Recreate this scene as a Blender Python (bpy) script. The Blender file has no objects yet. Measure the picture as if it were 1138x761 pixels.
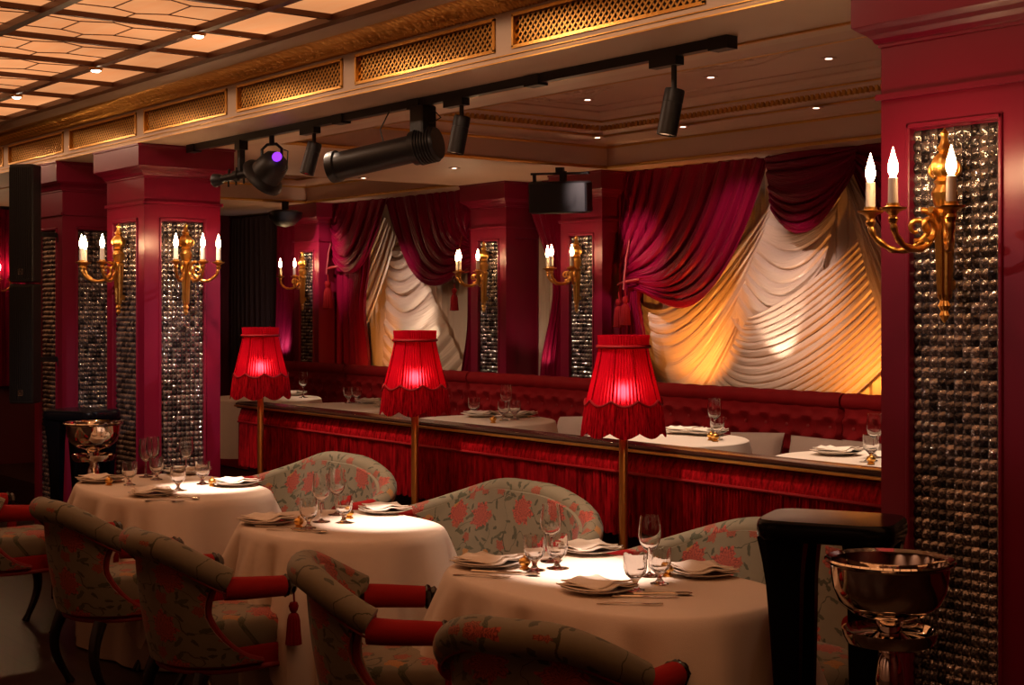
import bpy, math, random
from mathutils import Vector, Matrix
R = random.Random(7)
PI = math.pi
col = bpy.context.scene.collection
sc = bpy.context.scene

# ------------------------------------------------------------------ camera
F = 1633.0; HZ = 343.0; CX = 569.0; EYE = 1.6
FW = (-.794, .608); RT = (.608, .794)
cam = bpy.data.cameras.new('camera'); co = bpy.data.objects.new('camera', cam); col.objects.link(co)
co.location = (0, 0, EYE)
co.rotation_euler = (PI/2, 0, math.atan2(-FW[0], FW[1]))
cam.sensor_width = 36; cam.lens = F/1138*36; cam.shift_y = -(380.5-HZ)/1138
cam.clip_start = .05
sc.camera = co

def onY(x, y, Y):                 # photo point -> place on the upright plane Y
    u = (x-CX)/F; d = Y/(FW[1]+RT[1]*u)
    return Vector((FW[0]*d+RT[0]*u*d, Y, EYE-(y-HZ)*d/F))
def onZ(x, y, z):
    d = (EYE-z)*F/(y-HZ); r = (x-CX)/F*d
    return Vector((FW[0]*d+RT[0]*r, FW[1]*d+RT[1]*r, z))

# ------------------------------------------------------------------ materials
def lin(c):
    return tuple(((v/255)/12.92 if v <= 10 else (((v/255)+.055)/1.055)**2.4) for v in c)
class NT:
    def __init__(s, name):
        s.m = bpy.data.materials.new(name); s.m.use_nodes = True
        s.t = s.m.node_tree; s.n = s.t.nodes; s.l = s.t.links; s.n.clear()
        s.out = s.n.new('ShaderNodeOutputMaterial')
    def node(s, ty, props=None, **inp):
        n = s.n.new(ty)
        for k, v in (props or {}).items(): setattr(n, k, v)
        for k, v in inp.items():
            k2 = int(k[1:]) if k[0] == 'i' and k[1:].isdigit() else k.replace('_', ' ')
            s.set(n.inputs[k2], v)
        return n
    def set(s, sock, v):
        if isinstance(v, bpy.types.NodeSocket): s.l.new(v, sock)
        elif isinstance(v, bpy.types.Node): s.l.new(v.outputs[0], sock)
        else: sock.default_value = v
    def math(s, op, a, b=0.0, c=None):
        n = s.n.new('ShaderNodeMath'); n.operation = op
        s.set(n.inputs[0], a); s.set(n.inputs[1], b)
        if c is not None: s.set(n.inputs[2], c)
        return n.outputs[0]
    def mix(s, f, a, b):
        n = s.n.new('ShaderNodeMix'); n.data_type = 'RGBA'
        s.set(n.inputs[0], f); s.set(n.inputs[6], a); s.set(n.inputs[7], b)
        return n.outputs[2]
    def bsdf(s, color, rough=.5, metal=0.0, **kw):
        b = s.n.new('ShaderNodeBsdfPrincipled')
        s.set(b.inputs['Base Color'], color if not isinstance(color, tuple) else (*color[:3], 1))
        s.set(b.inputs['Roughness'], rough); s.set(b.inputs['Metallic'], metal)
        for k, v in kw.items(): s.set(b.inputs[k.replace('_', ' ')], v)
        return b
    def finish(s, sh):
        s.l.new(sh.outputs[0] if isinstance(sh, bpy.types.Node) else sh, s.out.inputs[0]); return s.m
    def bump(s, h, strength=.3, dist=.01):
        return s.node('ShaderNodeBump', Strength=strength, Distance=dist, Height=h).outputs[0]
def rgba(c): return (*c, 1)
def simple(name, color, rough=.5, metal=0.0, noise=0.0, nscale=20, bump=0.0, bscale=60, **kw):
    t = NT(name)
    tc = t.node('ShaderNodeTexCoord')
    c = rgba(color)
    if noise:
        nz = t.node('ShaderNodeTexNoise', Vector=tc.outputs['Object'], Scale=nscale, Detail=5.0)
        c = t.mix(t.math('MULTIPLY', nz.outputs[0], noise), rgba(color), rgba(tuple(v*.45 for v in color)))
    b = t.bsdf(c, rough, metal, **kw)
    if bump:
        nz = t.node('ShaderNodeTexNoise', Vector=tc.outputs['Object'], Scale=bscale, Detail=4.0)
        t.set(b.inputs['Normal'], t.bump(nz.outputs[0], bump, .004))
    return t.finish(b)
def emis(name, color, s):
    t = NT(name); e = t.node('ShaderNodeEmission', Color=rgba(color), Strength=s); return t.finish(e)

M = {}
M['red_paint'] = simple('red lacquer paint', (.175, .004, .024), .33, noise=.25, nscale=3, bump=.05)
M['maroon_wall'] = simple('maroon wall paint', (.10, .003, .008), .5, noise=.3, nscale=3)
M['cream'] = simple('cream plaster', (.74, .50, .37), .55, noise=.25, nscale=4, bump=.08)
M['cream_beam'] = simple('cream painted wood', (.76, .56, .40), .5, noise=.25, nscale=5)
M['gold'] = simple('gilding', (.83, .45, .11), .30, 1.0, noise=.35, nscale=30, bump=.3, bscale=70)
M['goldpaint'] = simple('gold paint', (.72, .38, .09), .38, .85, noise=.4, nscale=25)
M['darkrecess'] = simple('dark recess', (.05, .02, .008), .7)
M['brass'] = simple('brass tube', (.62, .30, .08), .32, .9, noise=.2)
M['front_wall'] = simple('tan wall paint', (.22, .11, .07), .6, noise=.4, nscale=3)
M['black'] = simple('black metal', (.008, .008, .009), .45, noise=.3)
M['blackgloss'] = simple('black lacquer', (.004, .004, .006), .2, noise=.2, Specular_IOR_Level=.15)
M['darkwood'] = simple('dark polished wood', (.030, .010, .006), .15, noise=.5, nscale=9)
M['silver'] = simple('polished silver', (.88, .80, .72), .05, 1.0, noise=.1)
M['steel'] = simple('cutlery silver', (.85, .78, .68), .16, 1.0)
M['china'] = simple('white china', (.80, .74, .66), .18)
M['candle'] = simple('ivory candle tube', (.75, .62, .50), .5, noise=.1)
M['blackwood'] = simple('ebonised wood', (.012, .009, .008), .2, noise=.3)

def cloth_mat(name, c, rough=.85, bs=900, weave=.25, var=.3, **kw):
    t = NT(name); tc = t.node('ShaderNodeTexCoord')
    nz = t.node('ShaderNodeTexNoise', Vector=tc.outputs['Object'], Scale=7.0, Detail=6.0)
    n2 = t.node('ShaderNodeTexNoise', Vector=tc.outputs['Object'], Scale=float(bs)/2, Detail=2.0)
    cc = t.mix(t.math('MULTIPLY', nz.outputs[0], var), rgba(c), rgba(tuple(v*.55 for v in c)))
    b = t.bsdf(cc, rough, **kw)
    h = t.math('ADD', t.math('MULTIPLY', n2.outputs[0], weave), nz.outputs[0])
    t.set(b.inputs['Normal'], t.bump(h, .35, .012))
    return t.finish(b)
M['linen'] = cloth_mat('white table linen', (.78, .66, .56), var=.12)
M['napkin'] = cloth_mat('folded white napkin linen', (.84, .73, .62), var=.08)
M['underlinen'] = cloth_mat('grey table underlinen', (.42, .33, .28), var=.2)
M['velvet'] = cloth_mat('crimson velvet', (.20, .004, .006), .75, var=.5, Sheen_Weight=.06, Sheen_Roughness=.35, Sheen_Tint=(.9, .04, .03, 1), Specular_IOR_Level=.12)
M['redvelvet'] = cloth_mat('scarlet velvet', (.30, .006, .006), .8, var=.4, Sheen_Weight=.1, Sheen_Tint=(1, .05, .04, 1), Specular_IOR_Level=.2)
M['drape'] = cloth_mat('burgundy satin velvet', (.20, .0025, .022), .42, var=.5, Sheen_Weight=.12, Sheen_Roughness=.3, Sheen_Tint=(1, .03, .12, 1), Specular_IOR_Level=.35, Specular_Tint=(1, .25, .4, 1))
def fringe_mat(name, c, k, tr_=0.0):
    t = NT(name); mp = t.node('ShaderNodeMapping', Vector=t.node('ShaderNodeUVMap').outputs[0]); mp.inputs['Scale'].default_value = (k, 1.2, 1)
    n = t.node('ShaderNodeTexNoise', Vector=mp.outputs[0], Scale=1.0, Detail=3.0, Roughness=.7)
    q = t.math('MULTIPLY_ADD', n.outputs[0], 3.2, -1.1); n2 = t.node('ShaderNodeClamp', Value=q)
    cc = t.mix(n2.outputs[0], rgba(tuple(v*.22 for v in c)), rgba(tuple(v*1.35 for v in c)))
    d = t.node('ShaderNodeBsdfDiffuse', Color=cc)
    t.set(d.inputs['Normal'], t.bump(n.outputs[0], .7, .01))
    if tr_:
        tn = t.node('ShaderNodeBsdfTranslucent', Color=cc); return t.finish(t.node('ShaderNodeMixShader', i0=tr_, i1=d, i2=tn))
    gl = t.node('ShaderNodeBsdfGlossy', Color=rgba((.9, .1, .1)), Roughness=.45)
    return t.finish(t.node('ShaderNodeMixShader', i0=.05, i1=d, i2=gl))
M['longfringe'] = fringe_mat('crimson strand fringe', (.27, .004, .008), 480)
M['lampfringe'] = fringe_mat('lamp silk fringe', (.32, .004, .010), 110, .3)
def drape_mat():
    t = NT('burgundy satin velvet'); tc = t.node('ShaderNodeTexCoord')
    nz = t.node('ShaderNodeTexNoise', Vector=tc.outputs['Object'], Scale=7.0, Detail=6.0)
    mp = t.node('ShaderNodeMapping', Vector=t.node('ShaderNodeUVMap').outputs[0]); mp.inputs['Scale'].default_value = (4, 60, 1)
    n5 = t.node('ShaderNodeTexNoise', Vector=mp.outputs[0], Scale=1.0, Detail=4.0)
    cc = t.mix(t.math('MULTIPLY', nz.outputs[0], .5), rgba((.19, .002, .024)), rgba((.10, .001, .012)))
    b = t.bsdf(cc, .42, Sheen_Weight=.10, Sheen_Roughness=.3, Sheen_Tint=(1, .03, .15, 1), Specular_IOR_Level=.35, Specular_Tint=(1, .2, .4, 1))
    t.set(b.inputs['Normal'], t.bump(n5.outputs[0], .8, .02))
    return t.finish(b)
M['drape'] = drape_mat()
M['piping'] = cloth_mat('red cord piping', (.22, .006, .006), .6)
M['fringe'] = cloth_mat('crimson fringe', (.23, .003, .006), .6, var=.5, Specular_IOR_Level=.15)
M['pillow'] = cloth_mat('beige quilted cushion', (.42, .30, .24), .85, var=.3)
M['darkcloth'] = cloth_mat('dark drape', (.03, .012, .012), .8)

def sheer(name, c):
    t = NT(name); tc = t.node('ShaderNodeTexCoord')
    nz = t.node('ShaderNodeTexNoise', Vector=tc.outputs['Object'], Scale=6.0, Detail=5.0)
    cc = t.mix(t.math('MULTIPLY', nz.outputs[0], .25), rgba(c), rgba(tuple(v*.7 for v in c)))
    d = t.node('ShaderNodeBsdfDiffuse', Color=cc); tr = t.node('ShaderNodeBsdfTranslucent', Color=cc)
    mp = t.node('ShaderNodeMapping', Vector=t.node('ShaderNodeUVMap').outputs[0]); mp.inputs['Scale'].default_value = (2.5, 75, 1)
    n5 = t.node('ShaderNodeTexNoise', Vector=mp.outputs[0], Scale=1.0, Detail=3.0)
    nb = t.bump(n5.outputs[0], .8, .014)
    t.set(d.inputs['Normal'], nb); t.set(tr.inputs['Normal'], nb)
    mx = t.node('ShaderNodeMixShader', i0=.35, i1=d, i2=tr)
    gl = t.node('ShaderNodeBsdfGlossy', Color=rgba((.9, .8, .7)), Roughness=.35)
    return t.finish(t.node('ShaderNodeMixShader', i0=.06, i1=mx, i2=gl))
M['sheer'] = sheer('ivory voile', (.82, .63, .47))

def shade_mat():
    t = NT('red silk shade'); tc = t.node('ShaderNodeTexCoord')
    nz = t.node('ShaderNodeTexNoise', Vector=tc.outputs['Object'], Scale=30.0, Detail=4.0)
    c = t.mix(t.math('MULTIPLY', nz.outputs[0], .5), rgba((.50, .004, .020)), rgba((.32, .003, .010)))
    d = t.node('ShaderNodeBsdfDiffuse', Color=c); tr = t.node('ShaderNodeBsdfTranslucent', Color=c)
    mx = t.node('ShaderNodeMixShader', i0=.28, i1=d, i2=tr)
    tp = t.node('ShaderNodeBsdfTransparent', Color=rgba((1, .05, .12)))
    rf = t.node('ShaderNodeBsdfRefraction', Color=rgba((.85, .02, .06)), Roughness=.75, IOR=1.25)
    mx = t.node('ShaderNodeMixShader', i0=.35, i1=mx, i2=rf)
    return t.finish(t.node('ShaderNodeMixShader', i0=.012, i1=mx, i2=tp))
M['shade'] = shade_mat()


def glass_mat():
    t = NT('cut crystal'); g = t.bsdf((1, 1, 1), .0, Transmission_Weight=1.0, IOR=1.45)
    return t.finish(g)
M['glass'] = glass_mat()

def mosaic_mat():
    t = NT('smoked glass mosaic'); tc = t.node('ShaderNodeTexCoord'); 
    at = t.node('ShaderNodeUVMap')
    wn = t.node('ShaderNodeTexWhiteNoise', {'noise_dimensions': '2D'})
    fl = t.node('ShaderNodeVectorMath', {'operation': 'FLOOR'}, i0=at.outputs[0])
    t.set(wn.inputs['Vector'], fl.outputs[0])
    c = t.mix(wn.outputs['Value'], rgba((.05, .045, .05)), rgba((.42, .38, .38)))
    b = t.bsdf(c, .07, .85)
    nz = t.node('ShaderNodeTexNoise', Vector=tc.outputs['Object'], Scale=120.0, Detail=2.0)
    t.set(b.inputs['Normal'], t.bump(nz.outputs[0], .5, .006))
    return t.finish(b)
M['mosaic'] = mosaic_mat()

def floral():
    t = NT('floral chintz'); uv = t.node('ShaderNodeUVMap').outputs[0]
    nz = t.node('ShaderNodeTexNoise', Vector=uv, Scale=14.0, Detail=4.0)
    nv = t.node('ShaderNodeVectorMath', {'operation': 'SCALE'}, i0=nz.outputs['Color']); nv.inputs['Scale'].default_value = .05
    p = t.node('ShaderNodeVectorMath', {'operation': 'ADD'}, i0=uv, i1=nv.outputs[0]).outputs[0]
    base = t.mix(nz.outputs[0], rgba((.22, .178, .108)), rgba((.15, .126, .08)))
    # stems: contour lines of a slow noise
    n3 = t.node('ShaderNodeTexNoise', Vector=p, Scale=5.0, Detail=1.0)
    st = t.math('LESS_THAN', t.math('ABSOLUTE', t.math('SUBTRACT', n3.outputs[0], .5)), .0045)
    c = t.mix(st, base, rgba((.045, .04, .015)))
    def motif(scale, seed, rad, petals, keep, cols, c, stretch=1.0):
        off = t.node('ShaderNodeVectorMath', {'operation': 'ADD'}, i0=p, i1=(seed, seed*.37, 0)).outputs[0]
        v = t.node('ShaderNodeTexVoronoi', {'voronoi_dimensions': '2D', 'feature': 'F1'}, Vector=off, Scale=scale, Randomness=.75)
        sx = t.node('ShaderNodeVectorMath', {'operation': 'SCALE'}, i0=off); sx.inputs['Scale'].default_value = scale
        # position output is in unscaled space
        d = t.node('ShaderNodeVectorMath', {'operation': 'SUBTRACT'}, i0=off, i1=v.outputs['Position']).outputs[0]
        sp = t.node('ShaderNodeSeparateXYZ', Vector=d)
        rnd = t.node('ShaderNodeSeparateColor', Color=v.outputs['Color'])
        ang0 = t.math('MULTIPLY', rnd.outputs[0], 6.283)
        ca = t.math('COSINE', ang0); sa = t.math('SINE', ang0)
        X = t.math('ADD', t.math('MULTIPLY', sp.outputs[0], ca), t.math('MULTIPLY', sp.outputs[1], sa))
        Y = t.math('SUBTRACT', t.math('MULTIPLY', sp.outputs[1], ca), t.math('MULTIPLY', sp.outputs[0], sa))
        Y = t.math('MULTIPLY', Y, stretch)
        r = t.math('SQRT', t.math('ADD', t.math('MULTIPLY', X, X), t.math('MULTIPLY', Y, Y)))
        a = t.math('ARCTAN2', Y, X)
        wob = t.math('ADD', 1.0, t.math('MULTIPLY', t.math('COSINE', t.math('MULTIPLY', a, float(petals))), .14))
        wob = t.math('ADD', wob, t.math('MULTIPLY', t.math('COSINE', t.math('MULTIPLY_ADD', a, petals*2.0+1, t.math('MULTIPLY', r, 90.0))), .09))
        rr = t.math('DIVIDE', r, t.math('MULTIPLY', wob, rad))
        inside = t.math('LESS_THAN', rr, 1.0)
        mask = t.math('MULTIPLY', inside, t.math('LESS_THAN', rnd.outputs[1], keep))
        rings = t.math('FRACT', t.math('MULTIPLY', t.math('ADD', rr, t.math('MULTIPLY', t.math('COSINE', t.math('MULTIPLY', a, petals*2.0+1)), .12)), 3.2))
        k = t.math('GREATER_THAN', rings, .55)
        pc = t.mix(k, rgba(cols[0]), rgba(cols[1]))
        return t.mix(mask, c, pc)
    c = motif(11.0, 3.1, .030, 2, .55, ((.045, .050, .022), (.09, .085, .04)), c, 2.6)
    c = motif(17.0, 9.7, .017, 2, .60, ((.035, .038, .016), (.07, .065, .03)), c, 2.0)
    c = motif(8.0, 5.3, .026, 5, .50, ((.34, .075, .035), (.15, .03, .015)), c)
    c = motif(7.0, 21.3, .030, 4, .22, ((.40, .19, .04), (.30, .11, .03)), c)
    c = motif(4.2, 14.9, .062, 7, .75, ((.40, .065, .035), (.17, .022, .014)), c)
    b = t.bsdf(c, .75, Sheen_Weight=.15)
    n4 = t.node('ShaderNodeTexNoise', Vector=uv, Scale=500.0, Detail=2.0)
    t.set(b.inputs['Normal'], t.bump(n4.outputs[0], .2, .002))
    return t.finish(b)
M['floral'] = floral()

def floor_mat():
    t = NT('dark plank floor'); tc = t.node('ShaderNodeTexCoord')
    br = t.node('ShaderNodeTexBrick', Vector=tc.outputs['Object'], Color1=rgba((.020, .009, .006)), Color2=rgba((.036, .016, .009)), Mortar=rgba((.004, .002, .001)), Scale=1.0, Mortar_Size=.004, Brick_Width=1.4, Row_Height=.12)
    nz = t.node('ShaderNodeTexNoise', Vector=tc.outputs['Object'], Scale=4.0, Detail=6.0)
    c = t.mix(t.math('MULTIPLY', nz.outputs[0], .5), br.outputs[0], rgba((.008, .004, .003)))
    return t.finish(t.bsdf(c, .3, Specular_IOR_Level=.25))
M['floor'] = floor_mat()

def amber():
    t = NT('backlit amber glass'); tc = t.node('ShaderNodeTexCoord')
    mp = t.node('ShaderNodeMapping', Vector=tc.outputs['Object']); mp.inputs['Scale'].default_value = (1.5, 7, 1)
    nz = t.node('ShaderNodeTexNoise', Vector=mp.outputs[0], Scale=1.3, Detail=7.0, Roughness=.65)
    n2 = t.node('ShaderNodeTexNoise', Vector=tc.outputs['Object'], Scale=1.4, Detail=2.0)
    c = t.mix(nz.outputs[0], rgba((1.0, .46, .19)), rgba((1.0, .29, .085)))
    s = t.math('MULTIPLY_ADD', n2.outputs[0], .8, .42)
    e = t.node('ShaderNodeEmission', Color=c, Strength=s)
    return t.finish(e)
M['amber'] = amber()
M['amberbar'] = simple('bronze glazing bar', (.10, .035, .012), .4, .3)
M['bulb'] = emis('candle bulb glow', (1, .60, .30), 105)
M['lampbulb'] = emis('lamp bulb glow', (1, .55, .28), 78)
M['spotglow'] = emis('downlight glow', (1, .75, .6), 9)
M['starglow'] = emis('ceiling spot glow', (1, .85, .65), 25)
M['purple'] = emis('violet lens glow', (.30, .04, 1), 1.6)

# ------------------------------------------------------------------ mesh builder
class MB:
    def __init__(s): s.v = []; s.f = []; s.uv = []; s.has = False
    def add(s, v, f, uv=None):
        b = len(s.v); s.v += [tuple(p) for p in v]; s.f += [tuple(b+i for i in q) for q in f]
        if uv: s.has = True; s.uv += uv
        else: s.uv += [(p[0]+.3*p[1], p[2]+.5*p[1]) for p in map(tuple, v)]
        return s
    def box(s, x0, x1, y0, y1, z0, z1):
        v = [(x, y, z) for z in (z0, z1) for y in (y0, y1) for x in (x0, x1)]
        return s.add(v, [(0, 2, 3, 1), (4, 5, 7, 6), (0, 1, 5, 4), (2, 6, 7, 3), (0, 4, 6, 2), (1, 3, 7, 5)])
    def bbox(s, x0, x1, y0, y1, z0, z1, b=.005):     # box with chamfered edges
        cx, cy, cz = (x0+x1)/2, (y0+y1)/2, (z0+z1)/2
        def ring(ix, z): return [(x0+ix, y0, z), (x1-ix, y0, z), (x1, y0+ix, z), (x1, y1-ix, z), (x1-ix, y1, z), (x0+ix, y1, z), (x0, y1-ix, z), (x0, y0+ix, z)]
        def inset(r, k): return [(p[0]+(k if p[0] < cx else -k), p[1]+(k if p[1] < cy else -k), p[2]) for p in r]
        rs = [inset(ring(b, z0), b), ring(b, z0+b), ring(b, z1-b), inset(ring(b, z1), b)]
        v = sum(rs, []); f = []
        for i in range(3):
            for j in range(8): f.append((i*8+j, i*8+(j+1) % 8, (i+1)*8+(j+1) % 8, (i+1)*8+j))
        f.append(tuple(reversed(range(8)))); f.append(tuple(range(24, 32)))
        return s.add(v, f)
    def bar(s, a, b, w, h=None, up=Vector((0, 0, 1))):
        a = Vector(a); b = Vector(b); h = h or w; d = (b-a).normalized()
        x = d.cross(up)
        if x.length < 1e-4: x = d.cross(Vector((0, 1, 0)))
        x.normalize(); y = x.cross(d).normalized()
        v = [p+x*i*w/2+y*j*h/2 for p in (a, b) for i, j in ((-1, -1), (1, -1), (1, 1), (-1, 1))]
        return s.add(v, [(3, 2, 1, 0), (4, 5, 6, 7), (0, 1, 5, 4), (1, 2, 6, 5), (2, 3, 7, 6), (3, 0, 4, 7)])
    def tube(s, pts, r, n=10, cap=True, ref=None):
        pts = [Vector(p) for p in pts]; N = len(pts); rad = r if callable(r) else (lambda t: r)
        v = []; uv = []; L = 0
        prev = None
        for i, p in enumerate(pts):
            d = (pts[min(i+1, N-1)]-pts[max(i-1, 0)]).normalized()
            if prev is None:
                x = d.cross(ref or Vector((0, 0, 1)))
                if x.length < .05: x = d.cross(Vector((0, 1, 0)))
            else: x = prev-d*prev.dot(d)
            x.normalize(); prev = x.copy(); y = d.cross(x)
            if i: L += (p-pts[i-1]).length
            rr = rad(i/(N-1))
            for k in range(n):
                a = 2*PI*k/n; v.append(p+x*math.cos(a)*rr+y*math.sin(a)*rr); uv.append((L, abs(k-n/2)/n*2*PI*rr))
        f = [(i*n+k, i*n+(k+1) % n, (i+1)*n+(k+1) % n, (i+1)*n+k) for i in range(N-1) for k in range(n)]
        if cap: f += [tuple(reversed(range(n))), tuple(range((N-1)*n, N*n))]
        return s.add(v, f, uv)
    def lathe(s, prof, n=24, c=(0, 0, 0), flute=None, axis=None):
        v = []
        for r, z in prof:
            for k in range(n):
                a = 2*PI*k/n; rr = r*(1+(flute(a, z) if flute else 0)); v.append((c[0]+rr*math.cos(a), c[1]+rr*math.sin(a), c[2]+z))
        f = [(i*n+k, i*n+(k+1) % n, (i+1)*n+(k+1) % n, (i+1)*n+k) for i in range(len(prof)-1) for k in range(n)]
        if prof[0][0] > 1e-6: f.append(tuple(reversed(range(n))))
        if prof[-1][0] > 1e-6: f.append(tuple(range((len(prof)-1)*n, len(prof)*n)))
        if axis is not None:
            q = Vector((0, 0, 1)).rotation_difference(Vector(axis).normalized()); cc = Vector(c)
            v = [tuple(cc+q @ (Vector(p)-cc)) for p in v]
        return s.add(v, f)
    def grid(s, fn, nu, nv, cu=False, uvf=None):
        v = []; uv = []
        for j in range(nv+1):
            for i in range(nu+(0 if cu else 1)):
                p = fn(i/nu, j/nv); v.append(tuple(p)); uv.append(uvf(i/nu, j/nv) if uvf else (i/nu, j/nv))
        w = nu if cu else nu+1
        f = [(j*w+i, j*w+(i+1) % w, (j+1)*w+(i+1) % w, (j+1)*w+i) for j in range(nv) for i in range(nu)]
        return s.add(v, f, uv)
    def obj(s, name, mat, parent=None, smooth=True, loc=None, solid=0, sub=0):
        me = bpy.data.meshes.new(name); me.from_pydata(s.v, [], s.f); me.update()
        ul = me.uv_layers.new(name='UVMap')
        for lp in me.loops: ul.data[lp.index].uv = s.uv[lp.vertex_index]
        me.materials.append(mat)
        import bmesh
        bm = bmesh.new(); bm.from_mesh(me); bmesh.ops.recalc_face_normals(bm, faces=bm.faces)
        bmesh.ops.remove_doubles(bm, verts=bm.verts, dist=1e-6)
        bm.to_mesh(me); bm.free()
        if smooth:
            me.polygons.foreach_set('use_smooth', [True]*len(me.polygons))
            try: me.set_sharp_from_angle(angle=math.radians(38))
            except Exception: pass
        o = bpy.data.objects.new(name, me); col.objects.link(o)
        if parent: o.parent = parent
        if loc: o.location = loc
        if solid:
            m = o.modifiers.new('thickness', 'SOLIDIFY'); m.thickness = solid; m.offset = 0
        return o

def tag(o, label=None, cat=None, group=None, kind=None):
    if label: o['label'] = label
    if cat: o['category'] = cat
    if group: o['group'] = group
    if kind: o['kind'] = kind
    return o
def empty(name, loc, rz=0, label=None, cat=None, group=None, kind=None):
    o = bpy.data.objects.new(name, None); col.objects.link(o); o.location = loc; o.rotation_euler = (0, 0, rz)
    o.empty_display_size = .1
    return tag(o, label, cat, group, kind)
def copy_tree(o, parent=None, kids=None):
    kids = kids if kids is not None else [c for c in bpy.data.objects if c.parent == o]
    c = o.copy(); col.objects.link(c)
    if parent: c.parent = parent
    for ch in [x for x in bpy.data.objects if x.parent == o]: copy_tree(ch, c)
    return c
def place(o, loc, rz, label, group=None):
    o.location = loc; o.rotation_euler = (0, 0, rz); o['label'] = label
    if group: o['group'] = group
    return o
def lerp(a, b, t): return a+(b-a)*t
def sm(t): t = max(0, min(1, t)); return t*t*(3-2*t)

SOF = 2.53      # soffit height
PLAT = .20
# ------------------------------------------------------------------ shell
def struct(name, mb, mat, smooth=False, label=None):
    o = mb.obj(name, mat, None, smooth); o['kind'] = 'structure'
    if label: o['label'] = label
    return o
struct('floor', MB().box(-13.6, 1.2, -1.6, 7.0, -.1, 0), M['floor'])
struct('floor_platform', MB().box(-13.3, 1.0, 4.12, 6.9, .002, PLAT), M['floor'])
struct('wall_back', MB().box(-13.6, 1.2, 6.9, 7.0, 0, 3.0), M['maroon_wall'])
struct('wall_left', MB().box(-13.7, -13.5, -1.6, 7.0, 0, 3.0), M['maroon_wall'])
struct('wall_right', MB().box(1.1, 1.3, -1.6, 7.0, 0, 3.0), M['maroon_wall'])
struct('wall_front', MB().box(-13.6, 1.2, -1.7, -1.5, 0, 3.0), M['front_wall'])

# amber ceiling
AZ = 2.83; AY1 = 3.18; AY0 = .75; AX0 = -13.4; AX1 = 1.0
ceil = empty('ceiling', (0, 0, AZ), 0, 'backlit amber glass ceiling divided by dark bronze glazing bars', 'ceiling', kind='structure')
MB().box(AX0, AX1, AY0, AY1, 0, .03).obj('glass', M['amber'], ceil, False)
b = MB()
ys = [3.16, 2.81, 2.13, 1.45, .77]
for i, y in enumerate(ys): b.box(AX0, AX1, y-(.02 if i else .03), y+.02, -.03, 0)
lx = [-5.92-1.165*k for k in range(-5, 7)]
for x in lx:
    b.box(x-.014, x+.014, AY0, AY1, -.022, 0); b.box(x+.5685, x+.5965, AY0, AY1, -.022, 0)
b.obj('grid_bars', M['amberbar'], ceil, False)
b = MB()
for x in lx:
    for h in (0, 1):
        for j in range(1, 4):
            cy = (ys[j]+ys[j+1])/2; cx = x+.29+h*.5825; w = .5825/2; q = .34
            pts = [(cx-.11, cy+.12), (cx+.11, cy+.12), (cx+.17, cy), (cx+.11, cy-.12), (cx-.11, cy-.12), (cx-.17, cy)]
            for k in range(6):
                b.bar((*pts[k], -.004), (*pts[(k+1) % 6], -.003), .0035, .004)
            for k, e in ((0, (cx-.13, cy+q)), (1, (cx+.16, cy+q)), (2, (cx+w, cy)), (3, (cx+.16, cy-q)), (4, (cx-.13, cy-q)), (5, (cx-w, cy))):
                b.bar((*pts[k], -.004), (*e, -.003), .0035, .004)
b.obj('leading', M['amberbar'], ceil, False)
struct('ceiling_rest', MB().box(-13.6, 1.2, -1.6, 7.0, 2.98, 3.05), M['darkrecess'])
struct('trim_1', MB().box(-13.5, 1.1, -1.5, AY0, 2.80, 2.98), M['cream_beam'])

# small spots at crossings
def ceil_spot(x, y, label):
    t = empty('ceiling_spotlight', (x, y, AZ-.03), 0, label, 'ceiling light', 'small spots set along the ceiling glazing bars')
    MB().lathe([(.0, -.012), (.026, -.012), (.034, -.004), (.034, .0), (0, 0)], 16).obj('trim_ring', M['brass'], t)
    MB().lathe([(.0, -.022), (.016, -.019), (.024, -.0125), (.0, -.0125)], 14).obj('lens', M['starglow'], t)
for i, (x, y) in enumerate([(lx[5], 2.81), (lx[6], 2.81), (lx[7], 2.81)]):
    ceil_spot(x, y, ['bright round ceiling spot on the glazing bar, the one nearest the big black spotlight',
                     'bright round ceiling spot on the glazing bar, middle one of the three bright spots',
                     'bright round ceiling spot on the glazing bar, farthest one above the black column speaker'][i])

# beam
BX0, BX1 = -13.4, 1.0
beam = empty('beam', (0, 0, 0), 0, 'long cream and gold beam with gilded lattice grilles across the room', 'beam', kind='structure')
b = MB()
b.box(BX0, BX1, 3.46, 3.88, SOF, 2.84)          # core
b.box(BX0, BX1, 3.40, 3.46, SOF, 2.59)          # lower rail
b.box(BX0, BX1, 3.40, 3.46, 2.72, 2.80)
for k in range(-6, 8):
    x = -4.49-1.14*k
    b.box(x-.055, x+.055, 3.40, 3.46, 2.59, 2.72)
b.box(BX0, BX1, 3.375, 3.40, SOF, 2.552); b.box(BX0, BX1, 3.35, 3.375, SOF, 2.538)
b.obj('body', M['cream_beam'], beam, False)
b = MB()
b.box(BX0, BX1, 3.388, 3.40, 2.552, 2.557); b.box(BX0, BX1, 3.394, 3.40, 2.566, 2.570); b.box(BX0, BX1, 3.366, 3.375, 2.538, 2.542); b.box(BX0, BX1, 3.345, 3.35, SOF, 2.535)
b.box(BX0, BX1, 3.76, 3.775, SOF-.008, SOF)
b.obj('gold_moulding', M['goldpaint'], beam, False)
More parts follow.
